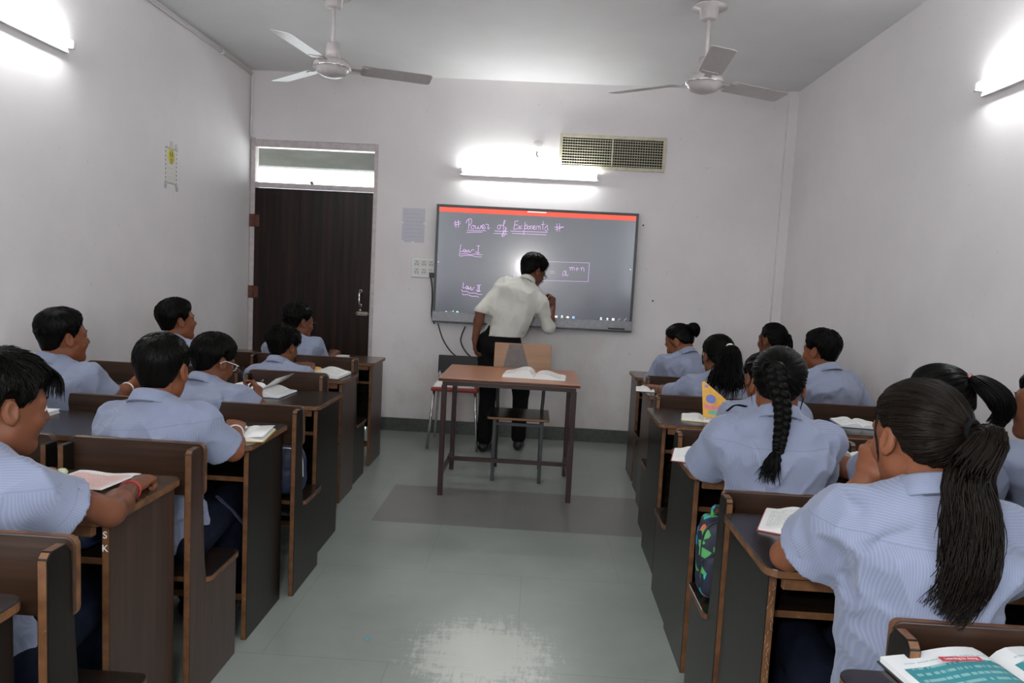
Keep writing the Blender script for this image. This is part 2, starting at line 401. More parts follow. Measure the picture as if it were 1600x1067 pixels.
# ------------------------------------------------------------------ room shell
def struct(name, mb, mats, parent=None, **kw):
    o = mb.build(name, mats, parent, **kw); o['kind'] = 'structure'; return o
TH = 0.14
DX0, DX1, DZ = -2.530, -1.418, 2.475          # door opening in the front wall
struct('floor', MB().box((XL - TH, YB - TH, -0.1), (XR + TH, YF + 2.6, 0)), 'floor')
struct('ceiling', MB().box((XL - TH, YB - TH, ZC), (XR + TH, YF + TH, ZC + 0.12)), 'ceiling')
WZ0, WZ1 = 0.9, 2.85
ADDED_WIN_L, WIN_R = [(-5.5, -3.4), (-2.4, -0.6)], [(-5.5, -3.0), (-2.2, -0.6)]     # open windows behind the camera; all but the rearmost right one added for daylight
def side_wall(name, x0, x1, wins):
    m = MB(); ys = [YB - TH] + [v for w in wins for v in w] + [YF + TH]
    for a, b in zip(ys[0::2], ys[1::2]): m.box((x0, a, 0), (x1, b, ZC))
    for a, b in wins: m.box((x0, a, 0), (x1, b, WZ0)).box((x0, a, WZ1), (x1, b, ZC))
    struct(name, m, 'wall')
side_wall('wall_left', XL - TH, XL, ADDED_WIN_L); side_wall('wall_right', XR, XR + TH, WIN_R)
struct('wall_front', MB().box((DX1, YF, 0), (XR, YF + TH, ZC)).box((XL, YF, DZ), (DX1, YF + TH, ZC)), 'wall_front')
struct('wall_back', MB().box((XL, YB - TH, 0), (XR, YB, ZC)), 'wall')
for k, (x0, x1, (a, b)) in enumerate([(XL - 0.10, XL - 0.05, w) for w in ADDED_WIN_L] + [(XR + 0.05, XR + 0.10, w) for w in WIN_R]):
    m = MB().box((x0, a, WZ0), (x1, a + 0.05, WZ1)).box((x0, b - 0.05, WZ0), (x1, b, WZ1)).box((x0, a + .05, WZ0), (x1, b - .05, WZ0 + .05)).box((x0, a + .05, WZ1 - .05), (x1, b - .05, WZ1))
    m.box((x0, (a + b) / 2 - 0.02, WZ0 + .05), (x1, (a + b) / 2 + 0.02, WZ1 - .05))
    struct('window_%d' % (k + 1), m, 'frame_paint')
struct('baseboard_front', MB().box((DX1, YF - 0.018, 0), (XR, YF, 0.115)), 'skirting', bevel=0.003)
struct('baseboard_right', MB().box((XR - 0.018, YB, 0), (XR, YF - 0.018, 0.115)), 'skirting')
struct('baseboard_left', MB().box((XL, YB, 0), (XL + 0.018, YF - 0.01, 0.115)), 'skirting')
struct('trim_1', MB().box((XR - 0.075, YF - 0.05, 0.115), (XR, YF, ZC)), 'wall_front')       # shallow pilaster in the right corner

# door with transom
door = empty('door_1', (0, 0, 0), kind='structure')
yd0, yd1 = YF + 0.004, YF + 0.085
m = MB().box((DX0, yd0, 0), (DX0 + 0.040, yd1, DZ)).box((DX1 - 0.034, yd0, 0), (DX1, yd1, DZ))
m.box((DX0 + 0.040, yd0, DZ - 0.062), (DX1 - 0.034, yd1, DZ)).box((DX0 + 0.040, yd0, 2.068), (DX1 - 0.034, yd1, 2.112))
m.build('door_frame', 'frame_paint', door, bevel=0.003)
MB().box((DX0 + 0.043, YF + 0.008, 0.012), (DX1 - 0.038, YF + 0.042, 2.064)).build('door_leaf', 'door_wood', door, bevel=0.002)
MB().box((DX0 + 0.042, YF + 0.04, 2.114), (DX1 - 0.036, YF + 0.046, DZ - 0.064)).build('transom_pane', 'transom_glass', door)
MB().tube([(-1.99, YF + 0.02, 2.12), (-1.99, YF - 0.008, 2.125)], 0.014, 10).build('transom_knob', 'brass', door)
for z in (1.78, 1.16):
    m = MB().box((DX0 + 0.000, YF - 0.004, z - 0.055), (DX0 + 0.038, YF + 0.004, z + 0.055)).box((DX0 + 0.046, YF - 0.002, z - 0.050), (DX0 + 0.085, YF + 0.008, z + 0.050))
    m.tube([(DX0 + 0.042, YF - 0.004, z - 0.055), (DX0 + 0.042, YF - 0.004, z + 0.055)], 0.008, 8)
    m.build('hinge', 'rust', door)
hp = W(563, 466, YF)
m = MB().tube(spline([(hp[0], YF + 0.006, hp[2] + 0.065), (hp[0], YF - 0.035, hp[2] + 0.045), (hp[0], YF - 0.038, hp[2]), (hp[0], YF - 0.035, hp[2] - 0.045), (hp[0], YF + 0.006, hp[2] - 0.065)], 15), 0.009, 8)
m.lathe([(0.016, 0), (0.016, 0.004)], (hp[0], YF + 0.008, hp[2] + 0.062), 12, axis='y').lathe([(0.016, 0), (0.016, 0.004)], (hp[0], YF + 0.008, hp[2] - 0.062), 12, axis='y')
m.lathe([(0.011, 0), (0.011, 0.006)], (hp[0], YF + 0.008, hp[2] - 0.105), 12, axis='y')
m.build('door_handle', 'chrome', door)
lp = W(566, 490, YF)
m = MB().box((lp[0] - 0.05, YF + 0.0, lp[2] - 0.016), (lp[0] + 0.045, YF + 0.009, lp[2] + 0.016)).tube([(lp[0] - 0.06, YF - 0.006, lp[2]), (lp[0] + 0.055, YF - 0.006, lp[2])], 0.007, 8)
for dx in (-0.03, 0.025): m.box((lp[0] + dx - 0.006, YF - 0.015, lp[2] - 0.014), (lp[0] + dx + 0.006, YF, lp[2] + 0.014))
m.build('bolt_latch', 'brass', door)
# covered walkway outside the door
m = MB().box((-4.2, YF + TH, 2.75), (0.8, YF + 2.5, 2.9)).box((-4.2, YF + 2.2, 2.56), (0.8, YF + 2.4, 2.75))
struct('trim_2', m, plain('walkway_plaster', (0.075, 0.075, 0.065), 0.8))

# ------------------------------------------------------------------ fittings on walls and ceiling
def make_tube_light(name, a, b, nrm, label, watts=TUBE_W, kw=None):
    """batten fitting from a to b on a wall with outward normal nrm"""
    a, b, nrm = np.array(a), np.array(b), np.array(nrm, float); ax = (b - a) / np.linalg.norm(b - a); up = np.array((0, 0, 1.0)); L = np.linalg.norm(b - a)
    r = empty(name, tuple((a + b) / 2), 0, label, 'tube light', 'tube lights on the classroom walls'); c = np.zeros(3)
    MB().obox(c + nrm * 0.014 - up * 0.02, (ax, up, nrm), (L / 2, 0.022, 0.013)).build('batten', 'white_metal', r, bevel=0.003)
    tc = c + nrm * 0.048 + up * 0.008
    MB().tube([tc - ax * (L / 2 - 0.02), tc + ax * (L / 2 - 0.02)], 0.0145, 14).build('lamp_tube', TUBE_M, r)
    for s in (-1, 1):
        MB().obox(c + ax * s * (L / 2 - 0.010) + nrm * 0.028, (ax, up, nrm), (0.011, 0.019, 0.036)).build('lamp_holder', 'white_plastic', r, bevel=0.004)
    return r
TUBE_M = emit('lit_fluorescent_tube', (0.95, 1.0, 0.99), 54.0)
a = W(720, 264, YF); b = W(935, 279, YF); zf = (a[2] + b[2]) / 2
make_tube_light('tube_light', (a[0], YF, zf), (b[0], YF, zf), (0, -1, 0), 'lit white tube light on the front wall above the screen')
make_tube_light('tube_light', (XL, 2.52, 2.485), (XL, 3.715, 2.485), (1, 0, 0), 'lit white tube light high on the left wall at the photo edge')
make_tube_light('tube_light', (XR, 2.31, 2.405), (XR, 3.515, 2.405), (-1, 0, 0), 'lit white tube light high on the right wall at the photo edge')
make_tube_light('tube_light', (XL, -1.4, 2.485), (XL, -0.2, 2.485), (1, 0, 0), 'added unseen tube light on the left wall behind the camera')  # this and the next two tubes are unseen, added to brighten the room
make_tube_light('tube_light', (XL, -4.0, 2.485), (XL, -2.8, 2.485), (1, 0, 0), 'added unseen tube light on the left wall near the back of the room')
make_tube_light('tube_light', (XR, -1.4, 2.405), (XR, -0.2, 2.405), (-1, 0, 0), 'added unseen tube light on the right wall behind the camera')

def make_fan(x, y, hub_z, ang, label):
    r = empty('ceiling_fan', (x, y, ZC), 0, label, 'ceiling fan', 'ceiling fans'); h = hub_z - ZC
    MB().tube([(0, 0, 0), (0, 0, -0.05)], 0.012, 8).build('hook', 'black', r)
    MB().lathe([(0.02, -0.035), (0.098, -0.042), (0.100, -0.052), (0.055, -0.056), (0.050, -0.11), (0.036, -0.118), (0.01, -0.118)], n=28).build('canopy', 'fan', r)
    MB().tube([(0, 0, -0.05), (0, 0, h + 0.09)], 0.0125, 12).build('rod', 'fan', r)
    MB().lathe([(0.014, h + 0.15), (0.040, h + 0.145), (0.044, h + 0.055), (0.03, h + 0.05)], n=24).build('lower_cup', 'fan', r)
    MB().lathe([(0.02, h + 0.055), (0.085, h + 0.045), (0.108, h + 0.025), (0.112, h + 0.008), (0.106, h - 0.006), (0.100, h - 0.008), (0.098, h - 0.014), (0.080, h - 0.036), (0.045, h - 0.050), (0.005, h - 0.054)], n=32).build('motor', 'fan', r)
    MB().lathe([(0.107, h + 0.002), (0.114, h), (0.107, h - 0.004)], n=32).build('trim_ring', 'chrome', r)
    for k in range(3):
        a = math.radians(ang + 120 * k); ca, sa = math.cos(a), math.sin(a); u = np.array((ca, sa, 0)); v = np.array((-sa, ca, 0))
        tl = math.radians(-11); w = v * math.cos(tl) + np.array((0, 0, math.sin(tl))); n = np.cross(u, w)
        m = MB(); o = np.array((0, 0, h + 0.012))
        m.prism(rrect(0.17, -0.062, 0.60, 0.068, 0.022), o - n * 0.0015, u, w, 0.003, 0, 0)
        m.obox(o + u * 0.14 - n * 0.004, (u, w, n), (0.055, 0.02, 0.002)).obox(o + u * 0.19 - n * 0.004, (u, w, n), (0.02, 0.045, 0.002))
        m.build('blade', 'fan', r)
    return r
p = W(519, 107, 4.3); make_fan(p[0], 4.3, p[2], 20, 'ceiling fan with ivory blades over the left desks')
p = W(1100, 131, 4.25); make_fan(p[0], 4.25, p[2], 26, 'ceiling fan with ivory blades over the right desks')

# ventilation grille
r = empty('air_vent', (0.576, YF, 2.49), 0, 'beige rectangular ventilation grille high on the front wall', 'vent'); hw, hh = 0.447, 0.143
m = MB()
for bx in ((-hw, -hh, hw, -hh + 0.028), (-hw, hh - 0.028, hw, hh), (-hw, -hh + .028, -hw + 0.024, hh - .028), (hw - 0.024, -hh + .028, hw, hh - .028), (-0.006, -hh + .028, 0.006, hh - .028)):
    m.box((bx[0], -0.022, bx[1]), (bx[2], 0, bx[3]))
m.build('vent_frame', 'vent', r, bevel=0.002)
MB().box((-hw + 0.02, -0.003, -hh + 0.02), (hw - 0.02, 0.0, hh - 0.02)).build('vent_back', 'dark_void', r)  # flat black sheet stands for the shade inside the duct
m = MB()
for k in range(10):
    z = -hh + 0.040 + k * 0.0226; m.obox((0, -0.0125, z), ((1, 0, 0), (0, 0.94, 0.34), (0, -0.34, 0.94)), (hw - 0.024, 0.008, 0.0022))
for k in range(1, 40):
    x = -hw + 0.024 + k * (2 * hw - 0.048) / 40; m.box((x - 0.0016, -0.010, -hh + 0.028), (x + 0.0016, -0.004, hh - 0.028))
m.build('louvres', 'vent', r)

# round junction box
p = W(841, 228, YF); r = empty('junction_box', (p[0], YF, p[2]), 0, 'small round white junction box on the wall above the tube light', 'junction box')
MB().lathe([(0.046, 0), (0.046, 0.016), (0.040, 0.020), (0.012, 0.021), (0.002, 0.021)], n=28, axis='y').build('cover', 'white_plastic', r)
MB().tube(spline([(-0.006, -0.006, -0.045), (-0.010, -0.012, -0.075), (0.004, -0.012, -0.095)], 8), 0.005, 6).build('wire', 'black', r)

# switchboard, plug and lead
r = empty('switchboard', (-0.985, YF, 1.447), 0, 'cream switchboard on the wall at the left side of the screen', 'switchboard')
MB().box((-0.108, -0.022, -0.088), (0.108, 0, 0.088)).build('plate', 'white_plastic', r, bevel=0.006)
for i in range(3):
    for j in range(2):
        cx, cz = -0.062 + i * 0.062, -0.034 + j * 0.068; m = MB().box((cx - 0.026, -0.026, cz - 0.028), (cx + 0.026, -0.021, cz + 0.028), 0)
        for dx, dz in ((0, 0.014), (-0.010, -0.008), (0.010, -0.008)): m.lathe([(0.0042, 0), (0.0042, 0.0065)], (cx + dx, -0.021, cz + dz), 8, 1, 'y')
        m.build('socket', ['white_metal', 'black'], r)
p = W(677, 430, YF)
r = empty('power_plug', (p[0], YF - 0.03, p[2]), 0, 'black power plug and lead at the left edge of the screen', 'plug')
MB().box((-0.028, -0.03, -0.02), (0.018, 0.008, 0.02)).build('plug_body', 'black', r, bevel=0.006)
MB().tube(spline([(-0.015, -0.02, -0.015), (0.0, -0.022, -0.09), (0.006, -0.012, -0.20), (0.004, 0.0, -0.35), (0.03, 0.01, -0.42)], 20), 0.006, 8).build('lead', 'black', r)
def cable(px, label, grp='black leads hanging below the screen'):
    pts = [W(x, y, YF - 0.02) for x, y in px]; o = np.array(pts[0])
    c = MB().tube(spline([np.array(q) - o for q in pts], 24), 0.0055, 8).build('cable', 'black', None, tuple(o)); tag(c, label, 'cable', grp)
cable([(684, 505), (692, 530), (705, 550), (724, 566), (738, 592)], 'black lead hanging below the screen, the left one of two')
cable([(727, 510), (722, 522), (720, 534), (728, 550), (744, 566), (752, 590)], 'black lead hanging below the screen, just left of the teacher')

# paper notice, poster, conduit
p0, p1 = W(628, 324, YF), W(664, 380, YF)
r = empty('paper_notice', ((p0[0] + p1[0]) / 2, YF, (p0[2] + p1[2]) / 2), 0, 'faded white paper notice taped to the wall left of the screen', 'notice')
def page_attr(o, us, vs):
    at = o.data.attributes.new('page', 'FLOAT_VECTOR', 'POINT'); at.data.foreach_set('vector', np.array([(u, v, 0) for u, v in zip(us, vs)], np.float32).ravel())
def sheet(name, w, h, mat, parent, nrm='y'):
    o = MB().add([(-w, -0.001, -h), (w, -0.001, -h), (w, -0.001, h), (-w, -0.001, h), (-w, 0, -h), (w, 0, -h), (w, 0, h), (-w, 0, h)],
                 [(0, 1, 2, 3), (5, 4, 7, 6), (0, 4, 5, 1), (1, 5, 6, 2), (2, 6, 7, 3), (3, 7, 4, 0)]).build(name, mat, parent)
    page_attr(o, [0, 1, 1, 0] * 2, [0, 0, 1, 1] * 2); return o
M['page_notice'] = print_mat('faded_notice', (0.56, 0.54, 0.60), (0.42, 0.40, 0.46), 9, 0.35)
sheet('sheet', 0.098, 0.146, 'page_notice', r)
for sx, sz in ((-0.098, 0.02), (0.098, 0.02), (0.0, -0.146), (-0.09, -0.142)): MB().box((sx - 0.012, -0.002, sz - 0.008), (sx + 0.012, -0.001, sz + 0.008)).build('tape', 'white_plastic', r)
r = empty('wall_poster', (XL, 4.80, 2.035), math.pi / 2, 'narrow hand-drawn poster with a yellow face taped on the left wall', 'poster')
M['page_poster'] = print_mat('poster_paper', (0.66, 0.64, 0.60), (0.55, 0.50, 0.48), 8, 0.3)
sheet('sheet', 0.078, 0.125, 'page_poster', r)
m = MB().lathe([(0.043, 0), (0.043, 0.0014)], (0, 0, 0), 28, 0, 'y')
o = m.build('yellow_face', plain('yellow_crayon', (0.58, 0.50, 0.08), 0.8), r, (0.0, -0.0006, 0.066)); o.scale = (1, 1, 1.25)
m = MB()
for dx in (-0.013, 0.013): m.box((dx - 0.004, -0.0024, 0.062), (dx + 0.004, -0.0019, 0.092))
m.tube(spline([(-0.010, -0.002, 0.045), (0, -0.002, 0.040), (0.010, -0.002, 0.045)], 7), 0.002, 5); m.build('drawn_features', plain('dark_crayon', (0.10, 0.09, 0.03), 0.8), r)
m = MB()
for k in range(9):
    for sx in (-0.071, 0.071): m.box((sx - 0.004, -0.0016, -0.118 + k * 0.0285), (sx + 0.004, -0.0009, -0.106 + k * 0.0285))
for k in range(5):
    for sz in (-0.116, 0.117): m.box((-0.055 + k * 0.024, -0.0016, sz - 0.004), (-0.043 + k * 0.024, -0.0009, sz + 0.004))
m.build('dotted_border', plain('brown_crayon', (0.16, 0.10, 0.07), 0.8), r)
for sx, sz, a in ((0.0, 0.14, 0), (0.068, 0.132, 0.5), (-0.07, -0.13, -0.2), (0.072, -0.138, 0.4)):
    MB().obox((sx, -0.0019, sz), ((math.cos(a), 0, math.sin(a)), (0, 1, 0), (-math.sin(a), 0, math.cos(a))), (0.016, 0.0006, 0.026)).build('tape', 'tape', r)
r = empty('cable_conduit', (XL, YF, ZC), 0, 'painted electrical conduit along the top of the left wall', 'conduit')
MB().tube([(0.015, YB - YF + 0.05, -0.035), (0.015, -0.03, -0.035)], 0.0125, 10).build('conduit_run', 'wall', r)
MB().tube(spline([(0.015, -0.03, -0.035), (0.02, -0.02, -0.06), (0.018, -0.02, -0.3), (0.014, -0.02, -0.50), (0.020, -0.018, -0.555), (0.05, -0.01, -0.565)], 22), 0.008, 8).build('conduit_drop', 'wall', r)
for y in (0.6, 2.1, 3.6): MB().box((0.0, -y - 0.012, -0.053), (0.029, -y + 0.012, -0.017)).build('clip', 'white_plastic', r)

# ------------------------------------------------------------------ interactive screen
TVY = 6.03
tl, br_ = W(682, 320, TVY), W(990, 520, TVY); tr_ = W(995, 332, TVY); bl = W(676, 503, TVY)
sx0, sx1 = (tl[0] + bl[0]) / 2, (tr_[0] + br_[0]) / 2; sz1, sz0 = (tl[2] + tr_[2]) / 2, (bl[2] + br_[2]) / 2
board = empty('interactive_screen', ((sx0 + sx1) / 2, YF, sz0), 0, 'large wall-mounted interactive screen with handwritten maths lesson', 'screen')
ox, oz = (sx0 + sx1) / 2, sz0; hwS, HS = (sx1 - sx0) / 2, sz1 - sz0; yS = TVY - YF
MB().box((-hwS + 0.06, yS + 0.03, 0.08), (hwS - 0.06, -0.0005, HS - 0.08)).build('housing', 'black', board)
m = MB(); bz = 0.085; bw = 0.022
m.box((-hwS, yS - 0.004, bz), (-hwS + bw, yS + 0.045, HS)).box((hwS - bw, yS - 0.004, bz), (hwS, yS + 0.045, HS)).box((-hwS + bw, yS - 0.004, HS - bw), (hwS - bw, yS + 0.045, HS))
m.build('bezel', 'bezel', board, bevel=0.003)
bar = MB().box((-hwS - 0.004, yS - 0.014, 0.012), (hwS + 0.004, yS + 0.045, bz + 0.010)).build('lower_bar', 'silver_grey', board, bevel=0.005)
MB().box((-hwS, yS - 0.012, 0), (hwS, yS + 0.03, 0.014)).build('speaker_strip', 'bezel', bar)
MB().box((hwS - 0.20, yS - 0.0165, 0.020), (hwS - 0.06, yS - 0.013, 0.034)).build('port_cover', 'black', bar)
def screen_mat():
    t = NT('lit_screen_grey'); t.col((0.02, 0.021, 0.024)); t.b.inputs['Emission Color'].default_value = (0.78, 0.82, 1.0, 1)
    t.b.inputs['Emission Strength'].default_value = 0.075; t.b.inputs['Coat Weight'].default_value = 0.8; t.b.inputs['Coat Roughness'].default_value = 0.10; return t.set(0.22, spec=0.8)
def lit(name, c, s):
    t = NT(name); t.col((0.02, 0.02, 0.02)); t.b.inputs['Emission Color'].default_value = (*c, 1); t.b.inputs['Emission Strength'].default_value = s; return t.set(0.25)
zt = HS - bw
MB().box((-hwS + bw - 0.002, yS, bz), (hwS - bw + 0.002, yS + 0.02, zt + 0.002)).build('screen_panel', screen_mat(), board)
sb = MB().box((-hwS + bw, yS - 0.0006, zt - 0.040), (hwS - bw, yS, zt)).build('title_bar', lit('orange_red_title_bar', (1.0, 0.10, 0.045), 0.75), board)
YW = YF + yS - 0.0012
def scr(px, py):
    q = W(px, py, YW); return (q[0] - ox, yS - 0.0012, q[2] - oz)
def strokes(name, lines, mat, r, parent, conv, smooth=True):
    m = MB()
    for ln in lines:
        P = [scr(*conv(x, y)) for x, y in ln]
        if smooth and len(P) > 2: P = spline(P, max(6, 4 * len(P)))
        m.tube(P, r, 6, flat=0.25)
    return m.build(name, mat, parent)
PINK = lit('pink_screen_ink', (0.86, 0.52, 1.0), 0.95); WHI = lit('white_screen_ink', (0.9, 0.93, 1.0), 0.9)
A = lambda x, y: (700 + x / 8.0, 335 + y / 8.0)
Bc = lambda x, y: (700 + x / 10.67, 370 + y / 10.67)
Cc = lambda x, y: (840 + x / 17.78, 400 + y / 17.78)
hash1 = [[(92, 75), (100, 165)], [(128, 70), (134, 160)], [(72, 108), (158, 92)], [(76, 135), (160, 115)]]
power = [[(262, 60), (262, 120), (256, 182)], [(226, 110), (235, 80), (262, 58), (290, 55), (298, 85), (285, 120), (262, 135)],
         [(322, 138), (300, 140), (288, 165), (300, 182), (322, 175), (326, 150), (322, 138), (345, 148)],
         [(345, 145), (345, 172), (360, 180), (375, 160), (378, 145), (378, 172), (392, 180), (408, 165), (410, 142), (425, 146)],
         [(425, 165), (450, 158), (452, 135), (436, 130), (424, 155), (432, 180), (455, 180), (475, 160)],
         [(475, 130), (480, 118), (492, 128), (508, 130), (500, 160), (500, 182), (512, 182), (522, 160)],
         [(242, 198), (360, 203), (475, 205)], [(232, 224), (330, 222), (428, 222)]]
of_ = [[(648, 130), (624, 140), (618, 168), (634, 182), (652, 172), (656, 145), (648, 130), (680, 140)],
       [(682, 145), (705, 110), (716, 80), (704, 75), (696, 110), (694, 180), (690, 250), (682, 280), (674, 262), (690, 230), (715, 195), (735, 170)], [(705, 160), (722, 165), (718, 230), (700, 278)],
       [(582, 206), (660, 210), (750, 214)], [(570, 236), (660, 240), (745, 248)]]
exp_ = [[(838, 80), (832, 130), (820, 185)], [(835, 84), (882, 80)], [(830, 134), (872, 128)], [(820, 185), (862, 180), (880, 160)],
        [(880, 140), (895, 150), (905, 180), (925, 170)], [(925, 138), (900, 160), (885, 184)],
        [(966, 95), (956, 170), (944, 255)], [(955, 150), (985, 130), (992, 160), (975, 180), (955, 172)],
        [(1005, 145), (992, 165), (1005, 185), (1022, 170), (1016, 146), (1030, 148)],
        [(1034, 188), (1038, 148), (1050, 142), (1060, 155), (1058, 186)], [(1066, 165), (1088, 160), (1086, 142), (1072, 142), (1066, 165), (1078, 188), (1096, 178)],
        [(1104, 188), (1108, 150), (1124, 144), (1134, 156), (1134, 188)], [(1134, 150), (1150, 148), (1158, 188)], [(1192, 85), (1186, 150), (1188, 190)], [(1165, 128), (1215, 122)],
        [(1205, 180), (1226, 150), (1244, 135), (1240, 165), (1250, 190), (1228, 208), (1212, 190)],
        [(782, 208), (1000, 214), (1245, 224)], [(800, 236), (1000, 244), (1232, 256)]]
hash2 = [[(1360, 115), (1366, 215)], [(1396, 112), (1394, 212)], [(1330, 160), (1448, 156)], [(1338, 190), (1440, 160)]]
strokes('handwriting', hash1 + power + of_ + exp_ + hash2, PINK, 0.0064, board, A)
law1 = [[(216, 128), (206, 190), (196, 252), (235, 242), (262, 218)], [(282, 205), (262, 215), (258, 248), (278, 252), (292, 215), (294, 250), (306, 252)],
        [(312, 215), (318, 250), (336, 248), (346, 215), (352, 250), (374, 256), (390, 225), (410, 215), (436, 215)],
        [(478, 152), (536, 148)], [(510, 152), (500, 265)], [(462, 238), (490, 276), (530, 262)],
        [(186, 272), (200, 288), (290, 280), (380, 296), (450, 286), (510, 298), (572, 296)], [(186, 300), (210, 322), (290, 310), (390, 312), (460, 328), (560, 338)]]
law2 = [[(260, 762), (250, 850), (290, 846)], [(318, 815), (300, 840), (310, 872), (330, 850), (326, 820), (338, 875)], [(345, 835), (352, 875), (374, 860), (380, 830), (388, 885), (412, 880), (424, 850), (442, 842)],
        [(478, 808), (550, 806)], [(504, 810), (500, 905)], [(526, 808), (520, 908)], [(470, 885), (500, 914), (548, 900)],
        [(228, 880), (250, 912), (310, 908), (370, 938), (450, 936), (510, 958), (572, 960)], [(236, 942), (262, 968), (320, 962), (400, 990), (470, 990), (516, 1006)]]
strokes('handwriting', law1 + law2, PINK, 0.0064, board, Bc)
form = [[(350, 428), (460, 420)], [(358, 475), (480, 470)], [(790, 415), (730, 420), (695, 500), (715, 545), (765, 510), (795, 420), (785, 530), (820, 550), (850, 510)],
        [(878, 310), (905, 330), (910, 400)], [(905, 345), (935, 310), (960, 330), (960, 400)], [(960, 340), (990, 310), (1015, 330), (1018, 405)],
        [(1050, 355), (1150, 352)], [(1100, 310), (1092, 415)], [(1195, 315), (1218, 335), (1215, 405)], [(1215, 345), (1250, 318), (1285, 345), (1288, 430)]]
strokes('handwriting', form, PINK, 0.0058, board, Cc)
box_l = [[(-640, 120), (1440, 192)], [(1440, 192), (1405, 712)], [(-660, 650), (1405, 712)], [(-640, 120), (-660, 650)]]
strokes('formula_box', box_l, PINK, 0.0044, board, Cc, False)
strokes('handwriting', [[(848, 467), (850, 462), (856, 460), (860, 463)]], PINK, 0.0064, board, lambda x, y: (x, y))
# toolbar icons and the small writing on the frame
m = MB(); mg = MB(); mb2 = MB()
def icon(px, py, k, mm):
    q = scr(px, py); s = 0.011
    if k == 0: mm.tube([(q[0] - s, q[1], q[2] - s), (q[0] + s, q[1], q[2] + s)], 0.003, 5, flat=0.25)
    elif k == 1: mm.lathe([(0.012, 0), (0.012, 0.001)], (q[0], q[1], q[2]), 14, 0, 'y')
    elif k == 2:
        for a_, b_ in (((s, s), (-s, 0)), ((-s, 0), (s, -s))): mm.tube([(q[0] + a_[0], q[1], q[2] + a_[1]), (q[0] + b_[0], q[1], q[2] + b_[1])], 0.0025, 5, flat=0.25)
        for a_ in ((s, s), (-s, 0), (s, -s)): mm.lathe([(0.005, 0), (0.005, 0.001)], (q[0] + a_[0], q[1], q[2] + a_[1]), 8, 0, 'y')
    elif k == 3: mm.box((q[0] - 0.011, q[1] - 0.001, q[2] - 0.010), (q[0] + 0.011, q[1], q[2] + 0.010))
    elif k == 4:
        mm.lathe([(0.008, 0), (0.008, 0.001)], (q[0], q[1], q[2] + 0.006), 10, 0, 'y'); mm.box((q[0] - 0.010, q[1] - 0.001, q[2] - 0.012), (q[0] + 0.010, q[1], q[2] - 0.004))
    mm.box((q[0] - 0.013, q[1] - 0.001, q[2] - 0.026), (q[0] + 0.013, q[1], q[2] - 0.023))
for px, py, k, mm in ((687, 488, 0, m), (697, 488, 1, m), (706, 488, 2, m), (714.5, 488, 1, mg), (832, 494, 4, m), (869, 495, 3, m), (878, 495, 4, m), (887, 496, 1, m), (896, 496, 3, mb2),
                      (939, 498, 4, m), (949, 499, 4, m), (958, 499, 3, m), (967, 499, 0, m), (977, 499, 0, m)): icon(px, py, k, mm)
m.build('toolbar_icons', WHI, board); mg.build('toolbar_icon', lit('green_screen_icon', (0.45, 1.0, 0.7), 0.9), board); mb2.build('toolbar_icon', lit('blue_screen_icon', (0.30, 0.55, 1.0), 0.9), board)
for px, py in ((685, 409), (985, 421)):
    q = scr(px, py); MB().lathe([(0.004, 0), (0.004, 0.001)], q, 8, 0, 'y').build('side_button', WHI, board)
def text(body, size, loc, mat, parent, rot=(math.pi / 2, 0, 0), name='lettering', extrude=0.0008, align='CENTER'):
    c = bpy.data.curves.new(name, 'FONT'); c.body = body; c.size = size; c.align_x = align; c.align_y = 'CENTER'; c.extrude = extrude
    t = bpy.data.objects.new(name, c); COL.objects.link(t); dg = bpy.context.evaluated_depsgraph_get(); me = bpy.data.meshes.new_from_object(t.evaluated_get(dg))
    bpy.data.objects.remove(t); me.materials.clear(); o = link(name, me, mat, parent, loc); o.rotation_euler = rot; return o
q = scr(839, 331.5); MB().box((q[0] - 0.08, q[1] - 0.001, q[2] - 0.004), (q[0] + 0.08, q[1], q[2] + 0.004)).build('title_text', WHI, board)
# two screw marks on the wall right of the screen
for px, py in ((1005, 352), (1020, 470)):
    q = W(px, py, YF); c = MB().lathe([(0.008, 0), (0.007, 0.006), (0.003, 0.008)], (0, 0, 0), 10, 0, 'y').build('wall_plug', 'black', None, (q[0], YF, q[2]))
    tag(c, 'small dark wall plug right of the screen, %s' % ('near its top edge' if py < 400 else 'level with its lower part'), 'wall plug', 'wall plugs beside the screen')

